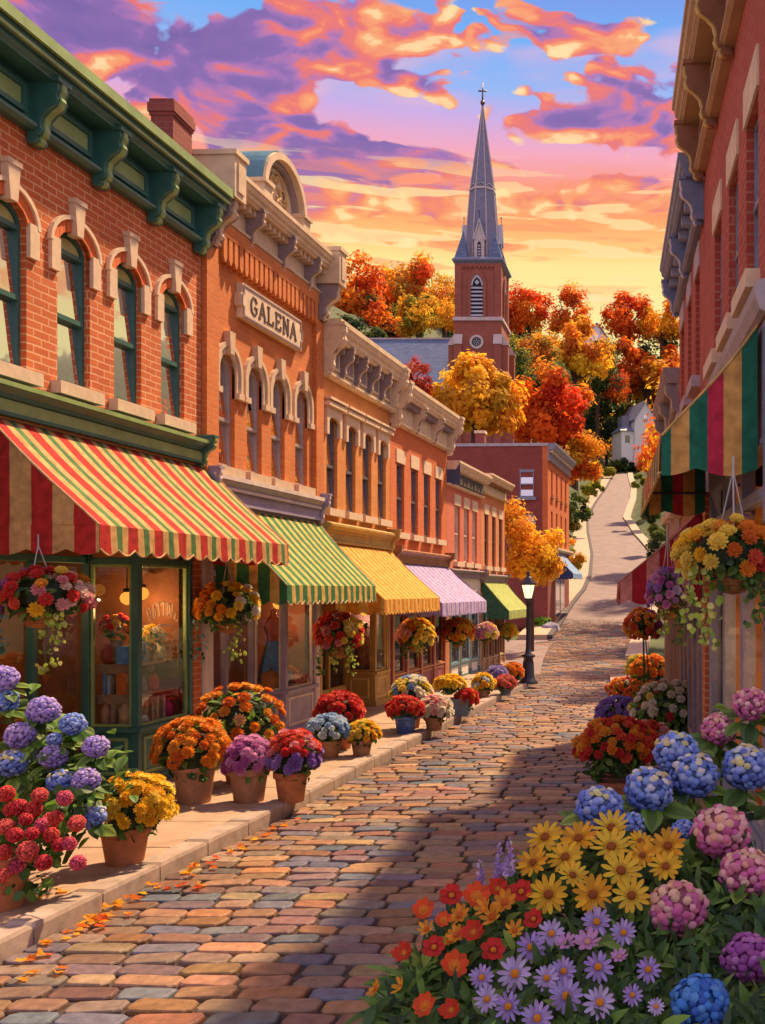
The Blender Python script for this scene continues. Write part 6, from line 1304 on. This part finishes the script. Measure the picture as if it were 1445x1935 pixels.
# leafy growth filling the bed between the stems
m_ = MB(); r = random.Random(81)
def edge(py): return lerp_tab(py, [(1540,1075),(1580,1000),(1640,960),(1700,880),(1760,800),(1830,760),(1880,735),(1960,715)])[0]
BG = [tuple(v*.62 for v in c) for c in LG]
for k in range(6000):
    py = r.uniform(1590, 2000); px = r.uniform(edge(py)+8, 1460); Y = bedY(px, py)+r.uniform(.10,.55); c = P(px, py+r.uniform(8, 45), Y)
    if c.z < .15: continue
    L = r.uniform(.07,.15); d = (rdir(r)+Vector((0,-.35,.55))).normalized(); m_.leaf(c, d, Vector((r.uniform(-.6,.6),-.8,.6)).normalized(), L, L*r.uniform(.2,.42), vary(r.choice(BG+BG+LG+LB[:1]), .25, r), .5)
for k in range(110):
    py = r.uniform(1800, 1960); px = edge(py)+r.gauss(30, 22); Y = bedY(px, py)+.15; c = P(px, py+25, Y); L = r.uniform(.10,.2); m_.leaf(c, Vector((r.uniform(-1,.3),-.4,r.uniform(.0,.7))).normalized(), Vector((-.2,-.6,.8)).normalized(), L, L*.2, vary(r.choice(LG+LB), .2, r), .6)
struct('bed_greenery', m_, LEAF, 'stuff')
# ------------------------------------------------------------ fallen leaves
def fl_mesh(c, seed):
    r = random.Random(seed); m_ = MB(); n = 9
    pts = [(cos(2*pi*k/n)*(1 if k % 2 else .55)*r.uniform(.85,1.1), sin(2*pi*k/n)*(1 if k % 2 else .6)*.8, r.uniform(.05,.5)) for k in range(n)]
    m_.add([(0,0,.05)]+pts, [(0,1+k,1+(k+1) % n) for k in range(n)], c); return m_.mesh('fallen_leaf', CROWN)
FLM = [fl_mesh(c, i) for i, c in enumerate([(.80,.30,.02),(.84,.46,.04),(.72,.18,.02),(.66,.10,.03),(.82,.38,.03)])]
r = random.Random(12); n = 0
FL = [(60,1810),(75,1803),(40,1817),(85,1782),(100,1800),(62,1840),(108,1838),(112,1828),(130,1762),(140,1766),(122,1772),(90,1782),(152,1742),(170,1738),(182,1742),(160,1748),(190,1738),(178,1728),(196,1745),(205,1732),(175,1745),(185,1750),(240,1726),(247,1728),(222,1712),(228,1706),(215,1708),(245,1697),(256,1700),(288,1672),(300,1676),(312,1680),(338,1676),(378,1674),(372,1676),(356,1645),(365,1640),(350,1648),(378,1634),(392,1632),(400,1640),(362,1652),(442,1608),(452,1604),(460,1606),(430,1610),(515,1566),(522,1562),(540,1562),(240,1640),(318,1560),(345,1535),(395,1520),(110,1712),(70,1722),(40,1852),(450,1600),(330,1630),(268,1690),(480,1585),(500,1576),(560,1548),(410,1622),(205,1716),(130,1752),(145,1756),(165,1735)]
for px, py in FL:
    for _ in range(1):
        c = G(px+r.uniform(-6,6), py+r.uniform(-3,3), .02)
        if c.x < kx(c.y)+.05 and c.x > kx(c.y)-.35: c.x = kx(c.y)+r.uniform(.05,.2)
        z = .015 if c.x > kx(c.y) else .145; o = obj('fallen_leaf', r.choice(FLM), None, (c.x, c.y, z), (r.uniform(-.3,.3), r.uniform(-.3,.3), r.uniform(0,6.28)), r.uniform(.045,.085))
        tag(o, 'small orange fallen leaf lying along the kerb or pavement', 'leaf', 'fallen leaves along the kerb')
# ------------------------------------------------------------ things in the shop windows
def globe(label, root_loc, rz, x, y, z, rad, zc):
    m_ = MB(); t = thing('shop_lamp', label, 'lamp', root_loc, rz, 'lamps in the shop windows'); b = MB(); b.lathe([(.02,-rad),(rad*.8,-rad*.6),(rad,0),(rad*.8,rad*.6),(.02,rad)], (x,y,z), 12); b.build('lamp_shade', BULB, t, True); m_.tube([(x,y,z+rad),(x,y,zc)], .01, 5); m_.lathe([(.02,.0),(.06,0),(.05,.05),(.02,.06)], (x,y,z+rad*.9), 10); m_.build('cord', IRON, t)
    ld = bpy.data.lights.new('lamp_light', 'POINT'); ld.energy = 13; ld.color = (1,.55,.2); ld.shadow_soft_size = 0.0; lo = bpy.data.objects.new('lamp_light', ld); C.objects.link(lo); lo.parent = t; lo.location = (x, y-.0, z-rad-.06)
def LRt(Y0): return (lx(Y0), Y0, 0), AL
l1, a1 = LRt(9.4); lo1 = lambda Y: local(Y, 9.4)
globe('round amber lamp glowing in the left pane of the green bay', l1, a1, lo1(15.65), .42, 2.88, .10, 3.7)
globe('amber lamp added for glow in the right pane of the green bay', l1, a1, lo1(16.3), .55, 2.95, .10, 3.7)  # lamp added for its glow in the bay
globe('small warm lamp added for glow in the recessed window left of the green bay', l1, a1, lo1(13.6), 1.6, 3.0, .10, 3.7)  # extra lamp, added to give the recess some glow
l2, a2 = LRt(17.09); lo2 = lambda Y: local(Y, 17.09)
globe('golden chandelier lamp in the lavender shop window', l2, a2, lo2(21.2), .45, 2.72, .10, 3.6)
globe('dim lamp deep inside the lavender shop', l2, a2, lo2(19.0), 1.5, 2.7, .09, 3.6)
l3, a3 = LRt(22.3); globe('lamp behind the mustard shop window', l3, a3, local(26.5, 22.3), .45, 2.45, .10, 3.3)
lr, ar = (rx(14.4), 14.4, 0), AR
globe('bright yellow lamp behind the grey-framed window on the right', lr, ar, 3.3, .6, 2.6, .16, 4.3); globe('orange lamp in the nearest right-hand window', lr, ar, 4.9, .7, 2.5, .16, 4.3)
# shelves, books and jars in the green bay
def shelf(label, z, y0, y1, xa, xb):
    t = thing('display_shelf', label, 'shelf', l1, a1, 'display shelves'); m_ = MB(); m_.box(xa, xb, y0, y1, z-.03, z); m_.build('board', M('shelf_wood', (.34,.22,.12), .6, .2, 6), t); m_ = MB(); m_.box(xa+.02, xa+.05, y0, y1, z-.14, z-.031); m_.box(xb-.05, xb-.02, y0, y1, z-.14, z-.031); m_.build('shelf_support', M('shelf_wood', (.34,.22,.12)), t)
bx0, bx1 = lo1(15.2)+.14, lo1(17.07)-.40
shelf('upper wooden display shelf in the green bay', 1.92, .16, .70, bx0, bx1); shelf('lower wooden display shelf in the green bay', 1.48, .16, .70, bx0, bx1)
def good(kind, label, x, y, z, w, d, h, col, shape='book', lean=0):
    t = thing(kind, label, kind.replace('_', ' '), (0,0,0)); t.location = Vector(l1)+Matrix.Rotation(a1, 3, 'Z') @ Vector((x, y, z)); t.rotation_euler = (0, lean, a1); m_ = MB(); m_.c = col
    if shape == 'book':
        m_.box(-w/2, w/2, -d/2, d/2, 0, h); m_.box(-w/2+.008, w/2-.008, -d/2+.0, d/2+.004, .006, h-.006, (.75,.68,.5)); 
        q = m_.build('cover', GOODS, t); m_ = MB(); m_.box(-w/2-.001, w/2+.001, -d/2-.003, -d/2-.0005, h*.7, h*.82, (.75,.6,.25)); m_.build('title_band', GOODS, t)
    elif shape == 'jar':
        m_.lathe([(w*.4,0),(w*.5,.03),(w*.5,h*.65),(w*.3,h*.82),(w*.32,h*.9)], n=14); m_.build('jar_body', GOODS, t, True); m_ = MB(); m_.c = tuple(v*.5 for v in col); m_.lathe([(w*.36,h*.9),(w*.36,h),(.01,h)], n=14); m_.build('lid', GOODS, t)
    else:
        m_.lathe([(w*.3,0),(w*.5,h*.3),(w*.42,h*.7),(w*.2,h*.85),(w*.27,h)], n=14); m_.build('vase_body', GOODS, t, True)
    return t
zb_, z1_, z2_ = 1.03, 1.485, 1.925
gx = lambda f: bx0+.05+(bx1-bx0-.1)*f
for a in [('jar','tan stoneware jar on the bottom of the left bay pane',gx(.02),.60,zb_,.17,.17,.34,(.46,.24,.12),'jar'),('jar','cream jar with a heart mark beside the bay\'s corner post',gx(.03),.30,zb_,.22,.22,.36,(.66,.42,.20),'jar'),('book','brown book leaning between the two jars',gx(.02),.46,zb_,.16,.05,.36,(.40,.24,.15),'book'),
          ('book','blue book on the lower shelf, left pane',gx(.03),.58,z1_,.2,.05,.30,(.10,.28,.55),'book'),('book','pale blue book on the lower shelf, left pane',gx(.03),.51,z1_,.2,.05,.28,(.34,.48,.58),'book'),('book','bright orange book leaning on the lower shelf, left pane',gx(.03),.32,z1_,.2,.16,.31,(.74,.18,.03),'book'),
          ('storage_box','flat blue box on the upper shelf, left pane',gx(.03),.28,z2_,.22,.22,.26,(.12,.36,.66),'book'),('vase','dark red round vase on the upper shelf, left pane',gx(.03),.57,z2_,.22,.22,.28,(.36,.06,.03),'vase'),
          ('book','cream book, first in the bottom row of the right bay pane',gx(.25),.24,zb_,.05,.2,.36,(.74,.60,.30),'book'),('book','olive book in the bottom row of the right bay pane',gx(.38),.24,zb_,.06,.2,.28,(.30,.30,.12),'book'),('book','yellow-cream book in the middle of the right bay pane',gx(.5),.24,zb_,.06,.2,.36,(.76,.62,.28),'book'),('book','grey-brown book in the right bay pane',gx(.65),.24,zb_,.06,.2,.37,(.42,.32,.22),'book'),('jar','magenta tin at the right end of the bottom row',gx(.9),.28,zb_,.2,.2,.28,(.66,.05,.20),'jar'),
          ('jar','sage green jar on the lower shelf, right pane',gx(.3),.26,z1_,.16,.16,.24,(.26,.34,.24),'jar'),('jar','red jar on the lower shelf, right pane',gx(.55),.26,z1_,.18,.18,.26,(.70,.08,.04),'jar'),('book','slate blue book on the upper shelf, right pane',gx(.32),.28,z2_,.12,.2,.30,(.18,.25,.48),'book'),('vase','cream vase on the upper shelf, right pane',gx(.85),.34,z2_,.20,.20,.26,(.70,.62,.36),'vase')]:
    good(*a)
# bouquets above the shelves
for lab, x, y, z, cols in (('bouquet of red and orange flowers with dark leaves above the blue box', gx(.05), .46, 2.42, REDF+ORA+YEL[:1]), ('bouquet of yellow tulip-like flowers in the right bay pane', gx(.55), .32, 2.24, YEL+WHT)):
    t = thing('bouquet', lab, 'bouquet', (0,0,0)); t.location = Vector(l1)+Matrix.Rotation(a1, 3, 'Z') @ Vector((x, y, z)); r = random.Random(3); foliage(t, Vector((0,0,0)), .22, .18, 50, .12, LG, r); blooms(t, Vector((0,0,.04)), .2, .17, 22, .055, [poms([c]) for c in cols], r, -.3)
    m_ = MB(); m_.lathe([(.06,-.49),(.09,-.42),(.07,-.25),(.1,-.15)], n=12, c=(.30,.20,.10)); m_.build('vase_body', GOODS, t, True)
# arched lettering and a flourish on the bay pane (painted on the glass)
xc = (lo1(15.2)+.11+lo1(17.07)-.37)/2; rad_ = .85; zl = 2.62
def on_arc(u, v): a = (u-.40)/rad_; return (xc+sin(a)*(rad_+v), zl-rad_+cos(a)*(rad_+v))
m_ = MB(); stroke_letters(m_, 'HATTOIY.', .20, .082, .045, .052, on_arc, .085, .50, False)
pn = [o for o in bpy.data.objects if o.name.startswith('storefront') and o.parent == b1][0]
m_.build('window_lettering', M('cream_sign_paint', (.88,.72,.54), .5), pn)
m_ = MB(); m_.band([(xc-.28+.56*t/10, 2.44+.05*sin(pi*t/10)) for t in range(11)], [(xc-.28+.56*t/10, 2.44+.03*sin(pi*t/10)-.012) for t in range(11)], .045, .052); m_.build('painted_flourish', M('cream_sign_paint', (.8,.62,.44)), pn)
# lavender shop: dress on a stand, basket; mustard shop: coat stand with hat
def shop_at(root, a, x, y, z): return Vector(root)+Matrix.Rotation(a, 3, 'Z') @ Vector((x, y, z))
t = thing('dress_form', 'dress form in a red bodice and long blue skirt inside the lavender shop window', 'dress form', shop_at(l2, a2, lo2(20.9), .42, 1.0)); m_ = MB()
m_.lathe([(.02,.0),(.14,.0),(.15,.03),(.03,.05),(.02,.25)], n=12); m_.build('stand', IRON, t); m_ = MB(); m_.c = (.12,.32,.62)
n = 24; prof = [(.30,.2),(.25,.5),(.18,.8),(.12,1.0)]; vs = [((r_+.02*cos(k*pi/2*3)*(1-i/3))*cos(2*pi*k/n), (r_+.02*cos(k*pi/2*3))*sin(2*pi*k/n), z) for i, (r_, z) in enumerate(prof) for k in range(n)]; m_.add(vs, [(i*n+k, i*n+(k+1) % n, (i+1)*n+(k+1) % n, (i+1)*n+k) for i in range(3) for k in range(n)]); m_.build('skirt', GOODS, t, True)
m_ = MB(); m_.lathe([(.115,.99),(.12,1.05),(.17,1.22),(.18,1.32),(.10,1.45),(.05,1.5),(.055,1.6),(.01,1.62)], n=16, c=(.56,.10,.05)); m_.build('bodice', GOODS, t, True)
t = thing('lidded_basket', 'brown lidded basket at the bottom of the lavender shop\'s left pane', 'basket', shop_at(l2, a2, lo2(20.68), .36, 1.06)); m_ = MB(); m_.lathe([(.16,0),(.20,.04),(.21,.24),(.19,.26)], n=18); m_.build('body', WICK, t); m_ = MB(); m_.lathe([(.21,.26),(.15,.34),(.03,.37),(.04,.41),(.01,.43)], n=18); m_.build('lid', WICK, t)
t = thing('bouquet', 'orange and blue dried flowers at the foot of the lavender shop\'s right pane', 'bouquet', shop_at(l2, a2, lo2(21.4), .32, 1.25)); r = random.Random(8); foliage(t, Vector((0,0,0)), .18, .18, 30, .1, LG, r); blooms(t, Vector((0,0,.0)), .17, .2, 22, .06, [poms([c]) for c in ORA+BLW[:1]], r, -.4)
m_ = MB(); m_.lathe([(.08,-.2),(.10,-.1),(.08,.0)], n=12, c=(.2,.1,.1)); m_.build('vase_body', GOODS, t)
t = thing('hat_stand', 'hat stand with a dark hat, russet coat in the mustard shop window', 'hat stand', shop_at(l3, a3, local(26.35, 22.3), .40, .98)); m_ = MB(); m_.lathe([(.02,0),(.13,0),(.13,.03),(.025,.06),(.02,1.0)], n=12); m_.build('stand', IRON, t); m_ = MB(); m_.lathe([(.24,.15),(.22,.5),(.17,.8),(.05,.88)], n=14, c=(.36,.13,.05)); m_.build('coat', GOODS, t, True); m_ = MB(); m_.lathe([(.03,.88),(.08,.94),(.085,1.02),(.03,1.1)], n=12, c=(.62,.26,.12)); m_.build('knob', GOODS, t, True); m_ = MB(); m_.lathe([(.17,1.07),(.17,1.085),(.09,1.09),(.085,1.2),(.02,1.22)], n=14, c=(.03,.02,.03)); m_.build('hat', GOODS, t)
